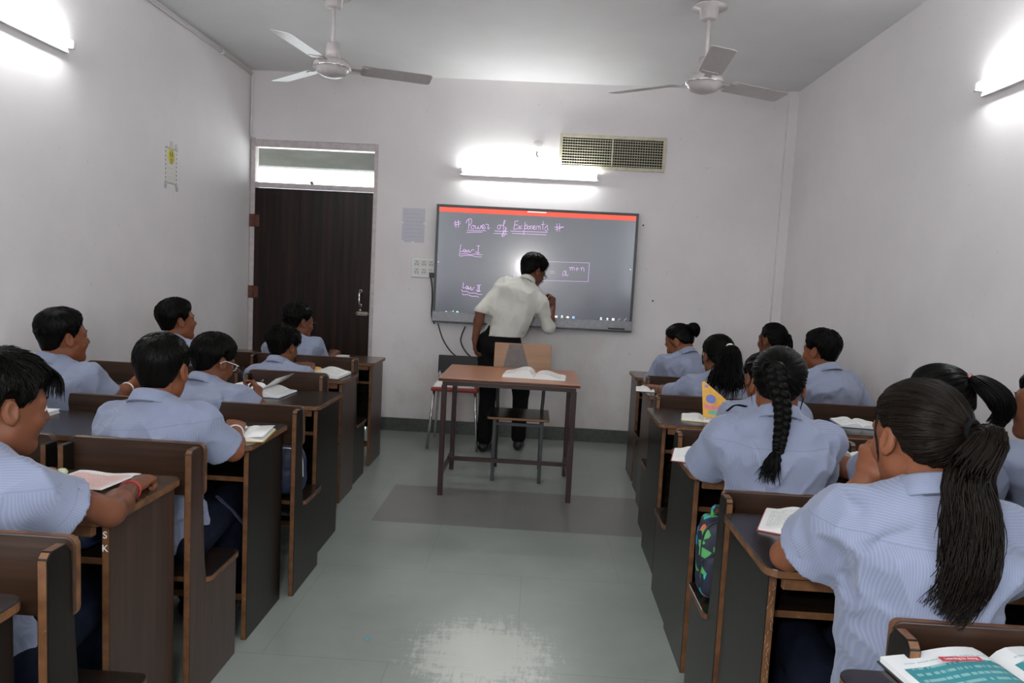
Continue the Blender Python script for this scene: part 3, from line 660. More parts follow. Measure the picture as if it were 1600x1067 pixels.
# ------------------------------------------------------------------ desks and benches
DZT = 0.75
LEFT_D = [(0.85, 1.255, -0.93), (1.655, 2.04, -1.03), (2.43, 2.835, -0.99), (3.22, 3.645, -0.985), (4.02, 4.385, -1.09), (4.86, 5.265, -1.11)]
RIGHT_D = [(0.80, 1.19, 0.55), (1.607, 2.013, 0.572), (2.41, 2.805, 0.570), (3.28, 3.70, 0.61), (4.09, 4.486, 0.687), (4.885, 5.26, 0.72)]
LXW, RXW = -2.43, 1.98
def make_desk(xa, xw, yn, yf, label, top_mat='wood_h', side='wood_v'):
    """xa: aisle end, xw: wall end"""
    L = abs(xw - xa); s = 1 if xw > xa else -1; D = yf - yn
    r = empty('school_desk', (xa, yn, 0), 0, label, 'desk', 'dark wooden school desks')
    X = lambda a: s * a
    def bx(m, a, b, edge=None): m.box((min(X(a[0]), X(b[0])), a[1], a[2]), (max(X(a[0]), X(b[0])), b[1], b[2]), 0, edge)
    pts = rrect(0, 0, L, D, 0.035, (1, 0, 0, 1) if s > 0 else (1, 0, 0, 1))
    if s > 0: o, u, v = (0, 0, DZT - 0.022), (1, 0, 0), (0, 1, 0)
    else: o, u, v = (0, 0, DZT), (-1, 0, 0), (0, 1, 0)
    MB().prism(pts, o, u, v, 0.022).build('desktop', [top_mat, 'edge'], r, bevel=0.0025)
    m = MB(); bx(m, (0.0435, 0.012, DZT - 0.052), (L - 0.04, 0.030, DZT - 0.022)); m.build('apron', ['edge', 'edge'], r, bevel=0.002)
    for a in (0.022, L * 0.5, L - 0.045):
        m = MB(); bx(m, (a, 0.05 if a < .1 or a > L * .7 else 0.10, 0), (a + 0.021, D - 0.012, DZT - 0.022), 'y'); m.build('side_panel', [side, 'edge'], r, bevel=0.002)
    m = MB(); bx(m, (0.044, D - 0.055, 0.22), (L - 0.046, D - 0.037, DZT - 0.023)); m.build('front_panel', ['wood_h', 'edge'], r)
    for a, b in ((0.0435, L * 0.5 - 0.001), (L * 0.5 + 0.022, L - 0.0455)):
        m = MB(); bx(m, (a, 0.11, 0.585), (b, D - 0.056, 0.603), 'y'); m.build('book_shelf', ['wood_h', 'edge'], r)
        m = MB(); bx(m, (a, 0.10, 0.13), (b, 0.17, 0.155), 'y'); m.build('footrest', ['wood_h', 'edge'], r)
    return r
def make_bench(xa, xw, y0, label, boards=None, h=0.825, side='wood_v'):
    L = abs(xw - xa); s = 1 if xw > xa else -1; D = 0.335; zs = 0.385
    r = empty('school_bench', (xa, y0, 0), 0, label, 'bench', 'dark wooden school benches')
    out = [(0.0, 0), (D, 0), (D, zs - 0.022), (0.11, zs - 0.022), (0.095, zs + 0.06), (0.070, h - 0.02), (0.055, h), (0.012, h), (0.0, h - 0.012)]
    for a in (0.0, L * 0.5, L - 0.022):
        if s > 0: MB().prism(out, (a, 0, 0), (0, 1, 0), (0, 0, 1), 0.022).build('side_panel', [side, 'edge'], r, bevel=0.0025)
        else: MB().prism(out, (-a - 0.022, 0, 0), (0, 1, 0), (0, 0, 1), 0.022).build('side_panel', [side, 'edge'], r, bevel=0.0025)
    pts = rrect(-0.012, 0.10, L, D + 0.012, 0.03, (1, 0, 0, 1))
    if s > 0: MB().prism(pts, (0, 0, zs - 0.021), (1, 0, 0), (0, 1, 0), 0.021).build('seat', ['wood_h', 'edge'], r, bevel=0.0025)
    else: MB().prism(pts, (0, 0, zs), (-1, 0, 0), (0, 1, 0), 0.021).build('seat', ['wood_h', 'edge'], r, bevel=0.0025)
    for a in [q for ab in (boards or ()) for q in ab if 0.05 < q < L - 0.05]:
        m = MB(); x_ = s * a; m.box((min(x_, x_ - s * 0.02) - 0.0, 0.02, h - 0.20), (max(x_, x_ - s * 0.02), 0.072, h - 0.012), 0, 'y'); m.build('bracket', ['wood_v', 'edge'], r, bevel=0.002)
    for a, b in boards or ((0.0, L),):
        # the board is fixed on the sitter's face of the uprights, with softly rounded ends
        pts = rrect(a - 0.006, h - 0.165, b, h + 0.006, 0.022)
        if s > 0: pts = rrect(max(a, 0.008), h - 0.165, b, h + 0.004, 0.016); MB().prism(pts, (0, 0.092, 0), (1, 0, 0), (0, 0, 1), 0.02).build('backrest', ['wood_red', 'edge'], r, bevel=0.003)
        else: MB().prism([(x, z) for x, z in pts], (0, 0.072, 0), (-1, 0, 0), (0, 0, 1), 0.02).build('backrest', ['wood_red', 'edge'], r, bevel=0.003)
    return r
ORD = ['nearest', 'second', 'third', 'fourth', 'fifth', 'farthest']
for i, (yn, yf, xa) in enumerate(LEFT_D):
    lab = ['dark wooden desk cut off at the bottom left corner of the photo', 'brown wooden desk with a pink worksheet and the near boy\'s fist on it', 'dark wooden desk in front of the boy with cropped hair, left of the aisle',
           'dark wooden desk with scratched front edge under the book with curling pages', 'dark wooden desk with a thick open book, second from the door', 'wooden desk with a reflection-coloured top beside the closed door, a white book on it'][i]
    dk = make_desk(xa, LXW, yn, yf, lab, 'wood_top_lit' if i in (1, 5) else 'wood_h', 'wood_v_lit' if i in (1, 4, 5) else 'wood_v')
    if i == 1: DESK1 = dk
for i, (yn, yf, xa) in enumerate(RIGHT_D):
    lab = ['dark desk under the big teal book at the bottom right corner', 'black-brown desk in front of the girl with the long ponytail, right of the aisle', 'dark wooden desk in front of the girl with the braid',
           'dark wooden desk under the yellow book, right of the aisle', 'dark wooden desk where the girl with a white hair band rests her arm', 'pale-topped desk nearest the front wall on the right side'][i]
    dk = make_desk(xa, RXW, yn, yf, lab, 'wood_top_lit' if i == 5 else 'wood_h', 'wood_v_lit' if i > 3 else 'wood_v')
    if i == 1: DESKR = dk
def two(L): return ((0.0, 0.43), (0.485, 0.90), (0.98, L))
for i, y0 in enumerate([1.27, 2.055, 2.85, 3.66, 4.40]):
    xa = [-0.905, -1.015, -0.965, -1.105, -1.13][i]; lab = ['dark wooden bench of the near boy at the bottom left edge', 'wooden bench the boy with cropped hair sits on, its back against the worksheet desk',
        'wooden bench of the boy in pale glasses, left of the aisle', 'wooden bench of the small boy near the door, left of the aisle', 'wooden bench nearest the door, its plain back behind the small boy'][i]
    L = abs(LXW - xa); make_bench(xa, LXW, y0, lab, two(L) if i in (1, 3, 4) else None, 0.80 if i == 2 else 0.825, 'wood_v_lit' if i == 1 else 'wood_v')
for i, y0 in enumerate([1.205, 2.025, 2.82, 3.72, 4.50]):
    xa = [0.685, 0.585, 0.60, 0.665, 0.735][i]; lab = ['wooden bench of the girl with the long ponytail, behind the teal book', 'wooden bench the girl with the braid sits on', 'wooden bench of the girl holding up the yellow book',
        'wooden bench of the girl with the white hair band', 'wooden bench nearest the front wall on the right, under the girl with a bun'][i]
    xw = RXW; L = abs(xw - xa); make_bench(xa, xw if i != 3 else 1.88, y0, lab, ((0.0, 0.55), (0.62, min(L, 1.21))) if i == 3 else None, (0.795, 0.785, 0.805, 0.805, 0.805)[i])

# ------------------------------------------------------------------ teacher's table and chairs
c = [WZ(684, 591, 0.755), WZ(907, 602, 0.755), WZ(899, 580, 0.755), WZ(702, 569, 0.755)]
tx0, tx1, ty0, ty1 = -0.585, 0.30, (c[0][1] + c[1][1]) / 2, (c[2][1] + c[3][1]) / 2
tx0, tx1 = c[0][0], c[1][0]; ty1 = max(ty1, ty0 + 0.45)
r = empty('teacher_table', ((tx0 + tx1) / 2, (ty0 + ty1) / 2, 0), 0, 'small table with orange-brown top and maroon steel legs in the aisle', 'table'); hx, hy = (tx1 - tx0) / 2, (ty1 - ty0) / 2
MB().box((-hx, -hy, 0.735), (hx, hy, 0.757), 0, 'xy').build('tabletop', ['table_top', 'maroon_steel'], r, bevel=0.004)
lx = hx - 0.035; ly = hy - 0.045
m = MB()
for a, b in (((-lx, -ly, .72), (lx, -ly, .72)), ((-lx, ly, .72), (lx, ly, .72)), ((-lx, -ly, .72), (-lx, ly, .72)), ((lx, -ly, .72), (lx, ly, .72))): m.bar(a, b, 0.026, 0.028)
m.build('top_frame', 'maroon_steel', r)
for sx in (-1, 1):
    for sy in (-1, 1): MB().bar((sx * lx, sy * ly, 0), (sx * lx, sy * ly, 0.709), 0.032, 0.032).build('leg', 'maroon_steel', r, bevel=0.003)
    MB().bar((sx * lx, -ly, 0.13), (sx * lx, ly, 0.13), 0.022).build('side_rail', 'maroon_steel', r)
MB().bar((-lx, ly * 0.15, 0.15), (lx, ly * 0.15, 0.15), 0.022, 0.026).build('stretcher', 'maroon_steel', r)
# wooden chair tucked under it, facing the class
cx0, cx1 = W(766, 655, 4.72)[0], W(854, 657, 4.72)[0]; cxm = (cx0 + cx1) / 2; hw = (cx1 - cx0) / 2; zseat = 0.452
r = empty('teacher_chair', (cxm, 4.90, 0), 0, 'steel-framed chair with plywood back behind the teacher\'s table', 'chair')
MB().prism(rrect(-hw - 0.02, -0.19, hw + 0.02, 0.17, 0.02), (0, 0, zseat - 0.02), (1, 0, 0), (0, 1, 0), 0.02).build('seat', ['wood_h', 'ply'], r, bevel=0.003)
for sx in (-1, 1):
    MB().bar((sx * (hw - 0.03), -0.16, 0), (sx * (hw - 0.03), -0.15, zseat - 0.02), 0.025).build('leg', 'grey_steel', r, bevel=0.002)
    MB().tube(spline([(sx * (hw - 0.03), 0.21, 0.0), (sx * (hw - 0.03), 0.17, 0.42), (sx * (hw - 0.025), 0.17, 0.55), (sx * (hw - 0.02), 0.21, 0.90)], 12), 0.0125, 8).build('leg', 'grey_steel', r)
m = MB().bar((-hw + .03, -0.155, 0.40), (hw - .03, -0.155, 0.40), 0.02).bar((-hw + .03, 0.17, 0.40), (hw - .03, 0.17, 0.40), 0.02)
for sx in (-1, 1): m.bar((sx * (hw - 0.03), -0.155, 0.42), (sx * (hw - 0.03), 0.17, 0.42), 0.02)
m.build('seat_frame', 'grey_steel', r)
bk = MB().obox((0, 0.185, 0.775), ((1, 0, 0), (0, 0.993, -0.12), (0, 0.12, 0.993)), (hw + 0.015, 0.009, 0.15)).build('backrest', 'ply', r, bevel=0.003)
MB().add([(-hw * 0.86, 0.1545, 0.63), (hw * 0.46, 0.1545, 0.63), (hw * -0.02, 0.1895, 0.917), (-hw * 0.52, 0.1895, 0.917), (-hw * 0.86, 0.16, 0.63), (hw * 0.46, 0.16, 0.63), (hw * -0.02, 0.196, 0.917), (-hw * 0.52, 0.196, 0.917)],
         [(0, 1, 2, 3), (7, 6, 5, 4), (0, 4, 5, 1), (1, 5, 6, 2), (2, 6, 7, 3), (3, 7, 4, 0)]).build('worn_patch', plain('bare_grey_ply', (0.13, 0.105, 0.095), 0.5), bk)
# red-seated chair by the wall
q = W(714, 606, 5.72); r = empty('red_chair', (q[0], 5.72, 0), 0, 'chrome chair with a red seat by the front wall below the screen', 'chair')
MB().box((-0.19, -0.19, 0.465), (0.19, 0.19, 0.50)).build('seat', 'red_seat', r, bevel=0.012)
for sx in (-1, 1):
    MB().tube([(sx * 0.20, -0.20, 0), (sx * 0.165, -0.165, 0.465)], 0.011, 8).build('leg', 'chrome', r)
    MB().tube(spline([(sx * 0.20, 0.21, 0), (sx * 0.17, 0.17, 0.46), (sx * 0.17, 0.19, 0.70)], 10), 0.011, 8).build('leg', 'chrome', r)
MB().box((-0.185, 0.165, 0.565), (0.185, 0.185, 0.72)).build('backrest', 'black', r, bevel=0.008)
# white cloth lying on the red chair
NRc = np.random.RandomState(3)
def cloth_lump(name, w, d, h, mat, loc, n=22, seed=1):
    R_ = np.random.RandomState(seed); ph = R_.rand(6, 3) * 6
    vs = []
    for side in (0, 1):
        for j in range(n):
            for i in range(n):
                u, v = i / (n - 1) * 2 - 1, j / (n - 1) * 2 - 1
                e = max(0, 1 - max(abs(u), abs(v)) ** 6)
                z = h * e * (0.55 + 0.2 * math.sin(5 * u + ph[0][0] + 3 * v) + 0.2 * math.sin(7 * v - 4 * u + ph[1][0])) if side == 0 else 0
                vs.append((u * w * (1 + 0.05 * math.sin(4 * v + ph[2][0])), v * d * (1 + 0.06 * math.sin(5 * u)), z + (0.002 if side == 0 else 0)))
    idx = lambda s, i, j: s * n * n + j * n + i
    fs = [(idx(0, i, j), idx(0, i + 1, j), idx(0, i + 1, j + 1), idx(0, i, j + 1)) for j in range(n - 1) for i in range(n - 1)]
    fs += [(idx(1, i, j + 1), idx(1, i + 1, j + 1), idx(1, i + 1, j), idx(1, i, j)) for j in range(n - 1) for i in range(n - 1)]
    for k in range(n - 1):
        fs += [(idx(0, k + 1, 0), idx(0, k, 0), idx(1, k, 0), idx(1, k + 1, 0)), (idx(0, k, n - 1), idx(0, k + 1, n - 1), idx(1, k + 1, n - 1), idx(1, k, n - 1)),
               (idx(0, 0, k), idx(0, 0, k + 1), idx(1, 0, k + 1), idx(1, 0, k)), (idx(0, n - 1, k + 1), idx(0, n - 1, k), idx(1, n - 1, k), idx(1, n - 1, k + 1))]
    return MB().add(vs, fs, 0, True).build(name, mat, None, loc)
tag(cloth_lump('folded_cloth', 0.17, 0.15, 0.075, 'paper', (q[0] - 0.01, 5.70, 0.50)), 'crumpled white cloth lying on the red chair', 'cloth')

# ------------------------------------------------------------------ people: one continuous surface per body, grown from a distance field
F32 = np.float32
def nrm(v):
    v = np.array(v, float); return v / (np.linalg.norm(v) + 1e-12)
def RC(a, b, ra, rb, k=0.02):
    a = np.array(a, float); b = np.array(b, float); ba = b - a; bb = float(ba @ ba) + 1e-9; R_ = max(ra, rb)
    def f(X, Y, Z):
        px, py, pz = X - a[0], Y - a[1], Z - a[2]
        t = np.clip((px * ba[0] + py * ba[1] + pz * ba[2]) / bb, 0, 1)
        return np.sqrt((px - t * ba[0]) ** 2 + (py - t * ba[1]) ** 2 + (pz - t * ba[2]) ** 2) - (ra + (rb - ra) * t)
    return (f, np.minimum(a, b) - R_, np.maximum(a, b) + R_, k, 'u')
def EC(a, b, lat, ra, rb, k=0.03):
    """elliptical cone from a to b: radii (across lat, across depth) at each end, domed ends"""
    a = np.array(a, float); b = np.array(b, float); ax = nrm(b - a); L = float(np.linalg.norm(b - a))
    lat = nrm(np.array(lat, float) - ax * (np.array(lat, float) @ ax)); dep = np.cross(ax, lat); R_ = max(*ra, *rb)
    def f(X, Y, Z):
        px, py, pz = X - a[0], Y - a[1], Z - a[2]
        w = px * ax[0] + py * ax[1] + pz * ax[2]; u = px * lat[0] + py * lat[1] + pz * lat[2]; v = px * dep[0] + py * dep[1] + pz * dep[2]
        t = np.clip(w / L, 0, 1); rx = ra[0] + (rb[0] - ra[0]) * t; ry = ra[1] + (rb[1] - ra[1]) * t; w = w - t * L; rz = np.minimum(rx, ry) * 0.8
        k0 = np.sqrt((u / rx) ** 2 + (v / ry) ** 2 + (w / rz) ** 2); k1 = np.sqrt((u / rx ** 2) ** 2 + (v / ry ** 2) ** 2 + (w / rz ** 2) ** 2) + 1e-6
        return np.maximum(k0 * (k0 - 1) / k1, -np.minimum(rx, ry))
    return (f, np.minimum(a, b) - R_, np.maximum(a, b) + R_, k, 'u')
def EL(c, r, Mx=np.eye(3), k=0.02, op='u'):
    c = np.array(c, float); A = np.array(Mx, float); R_ = max(r)
    def f(X, Y, Z):
        px, py, pz = X - c[0], Y - c[1], Z - c[2]
        q = [px * A[0, i] + py * A[1, i] + pz * A[2, i] for i in range(3)]
        k0 = np.sqrt(sum((q[i] / r[i]) ** 2 for i in range(3))); k1 = np.sqrt(sum((q[i] / r[i] ** 2) ** 2 for i in range(3))) + 1e-6
        return np.maximum(k0 * (k0 - 1) / k1, -min(r))
    return (f, c - R_, c + R_, k, op)
def grid_eval(prims, lo, hi, h, far=0.06):
    n = np.maximum(np.ceil((hi - lo) / h).astype(int) + 1, 2); ax = [lo[i] + h * np.arange(n[i]) for i in range(3)]
    d = np.full(n, far, F32)
    for f, plo, phi, k, op in prims:
        m = k + 2.5 * h if op == 'u' else k + 2 * h
        i0 = np.maximum(np.floor((plo - m - lo) / h).astype(int), 0); i1 = np.minimum(np.ceil((phi + m - lo) / h).astype(int) + 1, n)
        if np.any(i1 <= i0): continue
        sl = tuple(slice(i0[q], i1[q]) for q in range(3))
        X = ax[0][sl[0]][:, None, None].astype(F32); Y = ax[1][sl[1]][None, :, None].astype(F32); Z = ax[2][sl[2]][None, None, :].astype(F32)
        e = f(X, Y, Z); c = d[sl]
        if op == 'u':
            hh = np.maximum(k - np.abs(c - e), 0) / max(k, 1e-6); d[sl] = np.minimum(c, e) - hh * hh * k * 0.25
        else:
            e = -e; hh = np.maximum(k - np.abs(c - e), 0) / max(k, 1e-6); d[sl] = np.maximum(c, e) + hh * hh * k * 0.25
    return d, ax
def nets(d, ax, h, keep=None):
    """surface nets; keep(points)->bool drops cells"""
    s = d < 0; n = d.shape
    cnt = np.zeros((n[0] - 1, n[1] - 1, n[2] - 1), np.int8)
    for dx in (0, 1):
        for dy in (0, 1):
            for dz in (0, 1): cnt += s[dx:n[0] - 1 + dx, dy:n[1] - 1 + dy, dz:n[2] - 1 + dz]
    I = np.argwhere((cnt > 0) & (cnt < 8))
    if len(I) == 0: return np.zeros((0, 3)), np.zeros((0, 4), int)
    cv = {(dx, dy, dz): d[I[:, 0] + dx, I[:, 1] + dy, I[:, 2] + dz] for dx in (0, 1) for dy in (0, 1) for dz in (0, 1)}
    acc = np.zeros((len(I), 3)); num = np.zeros(len(I))
    for a in range(3):
        o1, o2 = [q for q in range(3) if q != a]
        for p in (0, 1):
            for q in (0, 1):
                c0 = [0, 0, 0]; c0[o1] = p; c0[o2] = q; c1 = list(c0); c1[a] = 1
                v0, v1 = cv[tuple(c0)], cv[tuple(c1)]; x = (v0 < 0) != (v1 < 0)
                t = np.where(x, v0 / np.where(x, v0 - v1, 1), 0); pos = np.tile(np.array(c0, float), (len(I), 1)); pos[:, a] = t
                acc += pos * x[:, None]; num += x
    V = (I + acc / num[:, None]) * h + np.array([ax[0][0], ax[1][0], ax[2][0]])
    ids = np.full(cnt.shape, -1, int); ids[I[:, 0], I[:, 1], I[:, 2]] = np.arange(len(I)); Fs = []
    for a in range(3):
        o1, o2 = (a + 1) % 3, (a + 2) % 3
        s0 = [slice(None)] * 3; s1 = [slice(None)] * 3; s0[a] = slice(0, n[a] - 1); s1[a] = slice(1, n[a])
        E_ = np.argwhere(s[tuple(s0)] != s[tuple(s1)]); E_ = E_[(E_[:, o1] > 0) & (E_[:, o2] > 0) & (E_[:, o1] < n[o1] - 1) & (E_[:, o2] < n[o2] - 1)]
        sg = s[E_[:, 0], E_[:, 1], E_[:, 2]]
        def cell(p, q):
            c = E_.copy(); c[:, o1] -= p; c[:, o2] -= q; return ids[c[:, 0], c[:, 1], c[:, 2]]
        Q = np.stack([cell(1, 1), cell(0, 1), cell(0, 0), cell(1, 0)], 1); Q[~sg] = Q[~sg][:, ::-1]; Fs.append(Q)
    Fq = np.vstack(Fs); Fq = Fq[(Fq >= 0).all(1)]
    if keep is not None:
        ctr = V[Fq].mean(1); Fq = Fq[keep(ctr)]
        u, inv = np.unique(Fq, return_inverse=True); V = V[u]; Fq = inv.reshape(-1, 4)
    return V, Fq
def pymesh(name, V, Fq, mats, parent, smooth=True):
    me = bpy.data.meshes.new(name); me.vertices.add(len(V)); me.vertices.foreach_set('co', np.asarray(V, F32).ravel())
    nf = len(Fq); me.loops.add(nf * 4); me.loops.foreach_set('vertex_index', np.asarray(Fq, np.int32).ravel())
    me.polygons.add(nf); me.polygons.foreach_set('loop_start', np.arange(0, nf * 4, 4, dtype=np.int32)); me.polygons.foreach_set('use_smooth', np.full(nf, smooth))
    me.update(calc_edges=True); me.validate()
    return link(name, me, mats, parent)
def vattr(o, name, arr):
    at = o.data.attributes.new(name, 'FLOAT_VECTOR', 'POINT'); at.data.foreach_set('vector', np.asarray(arr, F32).ravel())
_LAT = np.random.RandomState(5).rand(32, 32, 32).astype(F32)
def vnoise(P):
    """smooth value noise in -1..1 at points P (...,3)"""
    P = np.asarray(P, F32); I = np.floor(P).astype(int); f = P - I; f = f * f * (3 - 2 * f); r = 0
    for dx in (0, 1):
        for dy in (0, 1):
            for dz in (0, 1):
                w = (f[..., 0] if dx else 1 - f[..., 0]) * (f[..., 1] if dy else 1 - f[..., 1]) * (f[..., 2] if dz else 1 - f[..., 2])
                r = r + w * _LAT[(I[..., 0] + dx) % 32, (I[..., 1] + dy) % 32, (I[..., 2] + dz) % 32]
    return r * 2 - 1
def project(f, P, it=3, off=0.0):
    """pull points onto the surface f = off"""
    P = np.array(P, float); e = 0.002
    for _ in range(it):
        d = f(P); g = np.stack([(f(P + np.eye(3)[i] * e) - d) / e for i in range(3)], -1)
        P = P - g * ((d - off) / (np.sum(g * g, -1) + 1e-6))[..., None]
    return P
def frame(yaw, pitch=0.0, roll=0.0):
    """columns right, forward, up; yaw left +, pitch down +, roll to the right +"""
    y, p, r = map(math.radians, (yaw, pitch, roll))
    f = np.array((-math.sin(y) * math.cos(p), math.cos(y) * math.cos(p), -math.sin(p))); rt = np.array((math.cos(y), math.sin(y), 0)); up = np.cross(rt, f)
    return np.stack([math.cos(r) * rt - math.sin(r) * up, f, math.sin(r) * rt + math.cos(r) * up], 1)
def ik(S, Wp, l1, l2, pole):
    S, Wp = np.array(S, float), np.array(Wp, float); D = Wp - S; L = np.linalg.norm(D)
    if L > (l1 + l2) * 0.985: k = L / ((l1 + l2) * 0.985); l1 *= k; l2 *= k
    x = (l1 * l1 - l2 * l2 + L * L) / (2 * L); hgt = math.sqrt(max(l1 * l1 - x * x, 1e-8)); u = D / L; p = np.array(pole, float); p = nrm(p - u * (p @ u))
    return S + u * x + p * hgt
def hand_prims(w, d, n, side, s, curl=0.5, thumb=0.5, spread=1.0):
    """five separate fingers on a palm; d along the hand, n the palm's normal"""
    d = nrm(d); n = nrm(np.array(n, float) - d * (np.array(n, float) @ d)); u = np.cross(d, n) * side; out = []
    w = np.array(w, float)
    out.append(EC(w - d * 0.005 * s, w + d * 0.03 * s, u, (0.024 * s, 0.019 * s), (0.033 * s, 0.016 * s), 0.012))
    out.append(EC(w + d * 0.03 * s, w + d * 0.078 * s, u, (0.033 * s, 0.0155 * s), (0.038 * s, 0.0125 * s), 0.01))
    cu = curl if hasattr(curl, '__len__') else (curl * 0.85, curl, curl * 1.08, curl * 1.15)
    for i, (off, ln, r) in enumerate(((0.0285, 0.074, 0.0086), (0.0095, 0.082, 0.0088), (-0.0095, 0.076, 0.0084), (-0.0275, 0.060, 0.0074))):
        p = w + (d * (0.082 - 0.006 * abs(i - 1)) + u * off) * s; dirv = nrm(d + u * (off * 3.2 * spread)); a = 0.0; r0 = r * s
        for j, (fr, ca) in enumerate(((0.45, 0.75), (0.31, 1.05), (0.24, 0.7))):
            a += cu[i] * ca; dd = dirv * math.cos(a) + n * math.sin(a); q = p + dd * ln * fr * s; r1 = r0 * (0.93 if j < 2 else 0.82)
            out.append(RC(p, q, r0, r1, 0.0045 if j else 0.008)); p = q; r0 = r1
    p = w + (d * 0.022 + u * 0.024 + n * 0.004) * s; dd = nrm(d * 0.62 + u * (0.78 - 0.35 * thumb) + n * (0.15 + 0.35 * thumb)); r0 = 0.0135 * s
    for j, (ln, r1) in enumerate(((0.040, 0.0105), (0.032, 0.0092), (0.025, 0.0074))):
        q = p + dd * ln * s; out.append(RC(p, q, r0, r1 * s, 0.010 if j == 0 else 0.004)); p = q; r0 = r1 * s; dd = nrm(dd + d * 0.25 - u * 0.22 * (thumb + 0.2) + n * 0.12 * thumb)
    return out
def head_prims(c, H, s):
    """skull, jaw, brow, eye sockets, nose, lips, ears"""
    c = np.array(c, float); P = lambda x, y, z: c + H @ (np.array((x, y, z)) * s); o = []
    def el(p, r, k=0.02, op='u', Rm=None): o.append(EL(P(*p), tuple(q * s for q in r), H if Rm is None else H @ Rm, k * s, op))
    def rc(a, b, ra, rb, k=0.015): o.append(RC(P(*a), P(*b), ra * s, rb * s, k * s))
    el((0, -0.012, 0.030), (0.074, 0.092, 0.083)); el((0, 0.028, -0.012), (0.064, 0.066, 0.078), 0.03); el((0, 0.030, -0.058), (0.050, 0.056, 0.050), 0.03)
    rc((-0.040, 0.012, -0.062), (-0.012, 0.066, -0.098), 0.020, 0.018, 0.03); rc((0.040, 0.012, -0.062), (0.012, 0.066, -0.098), 0.020, 0.018, 0.03); el((0, 0.070, -0.097), (0.022, 0.018, 0.017), 0.02)
    for x in (-1, 1):
        el((x * 0.036, 0.066, -0.030), (0.024, 0.020, 0.022), 0.02); rc((x * 0.012, 0.085, 0.022), (x * 0.048, 0.067, 0.022), 0.009, 0.008, 0.016)
        el((x * 0.031, 0.093, 0.003), (0.017, 0.014, 0.011), 0.012, 's'); el((x * 0.031, 0.0735, 0.003), (0.0145, 0.0135, 0.0125), 0.003)
        rc((x * 0.018, 0.0845, 0.0095), (x * 0.044, 0.0785, 0.0085), 0.0035, 0.003, 0.005)
    rc((0, 0.086, 0.012), (0, 0.106, -0.026), 0.0085, 0.0115, 0.012); el((-0.011, 0.094, -0.031), (0.009, 0.010, 0.008), 0.008); el((0.011, 0.094, -0.031), (0.009, 0.010, 0.008), 0.008)
    el((0, 0.086, -0.058), (0.022, 0.0105, 0.0065), 0.008); el((0, 0.084, -0.069), (0.019, 0.0105, 0.0075), 0.006); el((0, 0.0985, -0.0632), (0.017, 0.0045, 0.0010), 0.002, 's')
    for x in (-1, 1):
        A = np.array(((math.cos(0.35), x * math.sin(0.35), 0), (-x * math.sin(0.35), math.cos(0.35), 0), (0, 0, 1))); B = np.array(((1, 0, 0), (0, math.cos(0.22), -math.sin(0.22)), (0, math.sin(0.22), math.cos(0.22))))
        E_ = A @ B
        el((x * 0.080, -0.014, -0.006), (0.0085, 0.019, 0.032), 0.006, 'u', E_); el((x * 0.088, -0.009, -0.002), (0.0055, 0.011, 0.020), 0.004, 's', E_); el((x * 0.079, -0.001, -0.008), (0.005, 0.005, 0.008), 0.004)
        el((x * 0.078, -0.004, -0.032), (0.005, 0.007, 0.009), 0.006)
    return o
def merge(parts):
    V = []; Fq = []; b = 0
    for v, f in parts: V.append(v); Fq.append(f + b); b += len(v)
    return np.vstack(V), np.vstack(Fq)
def bbox(prims, m):
    return np.min([p[1] for p in prims if p[4] == 'u'], 0) - m, np.max([p[2] for p in prims if p[4] == 'u'], 0) + m
def in_box(lo, hi, e=0.0): return lambda p: ((p > lo - e) & (p < hi + e)).all(1)
def lerp_tab(x, tab): return np.interp(x, [a for a, b in tab], [b for a, b in tab])

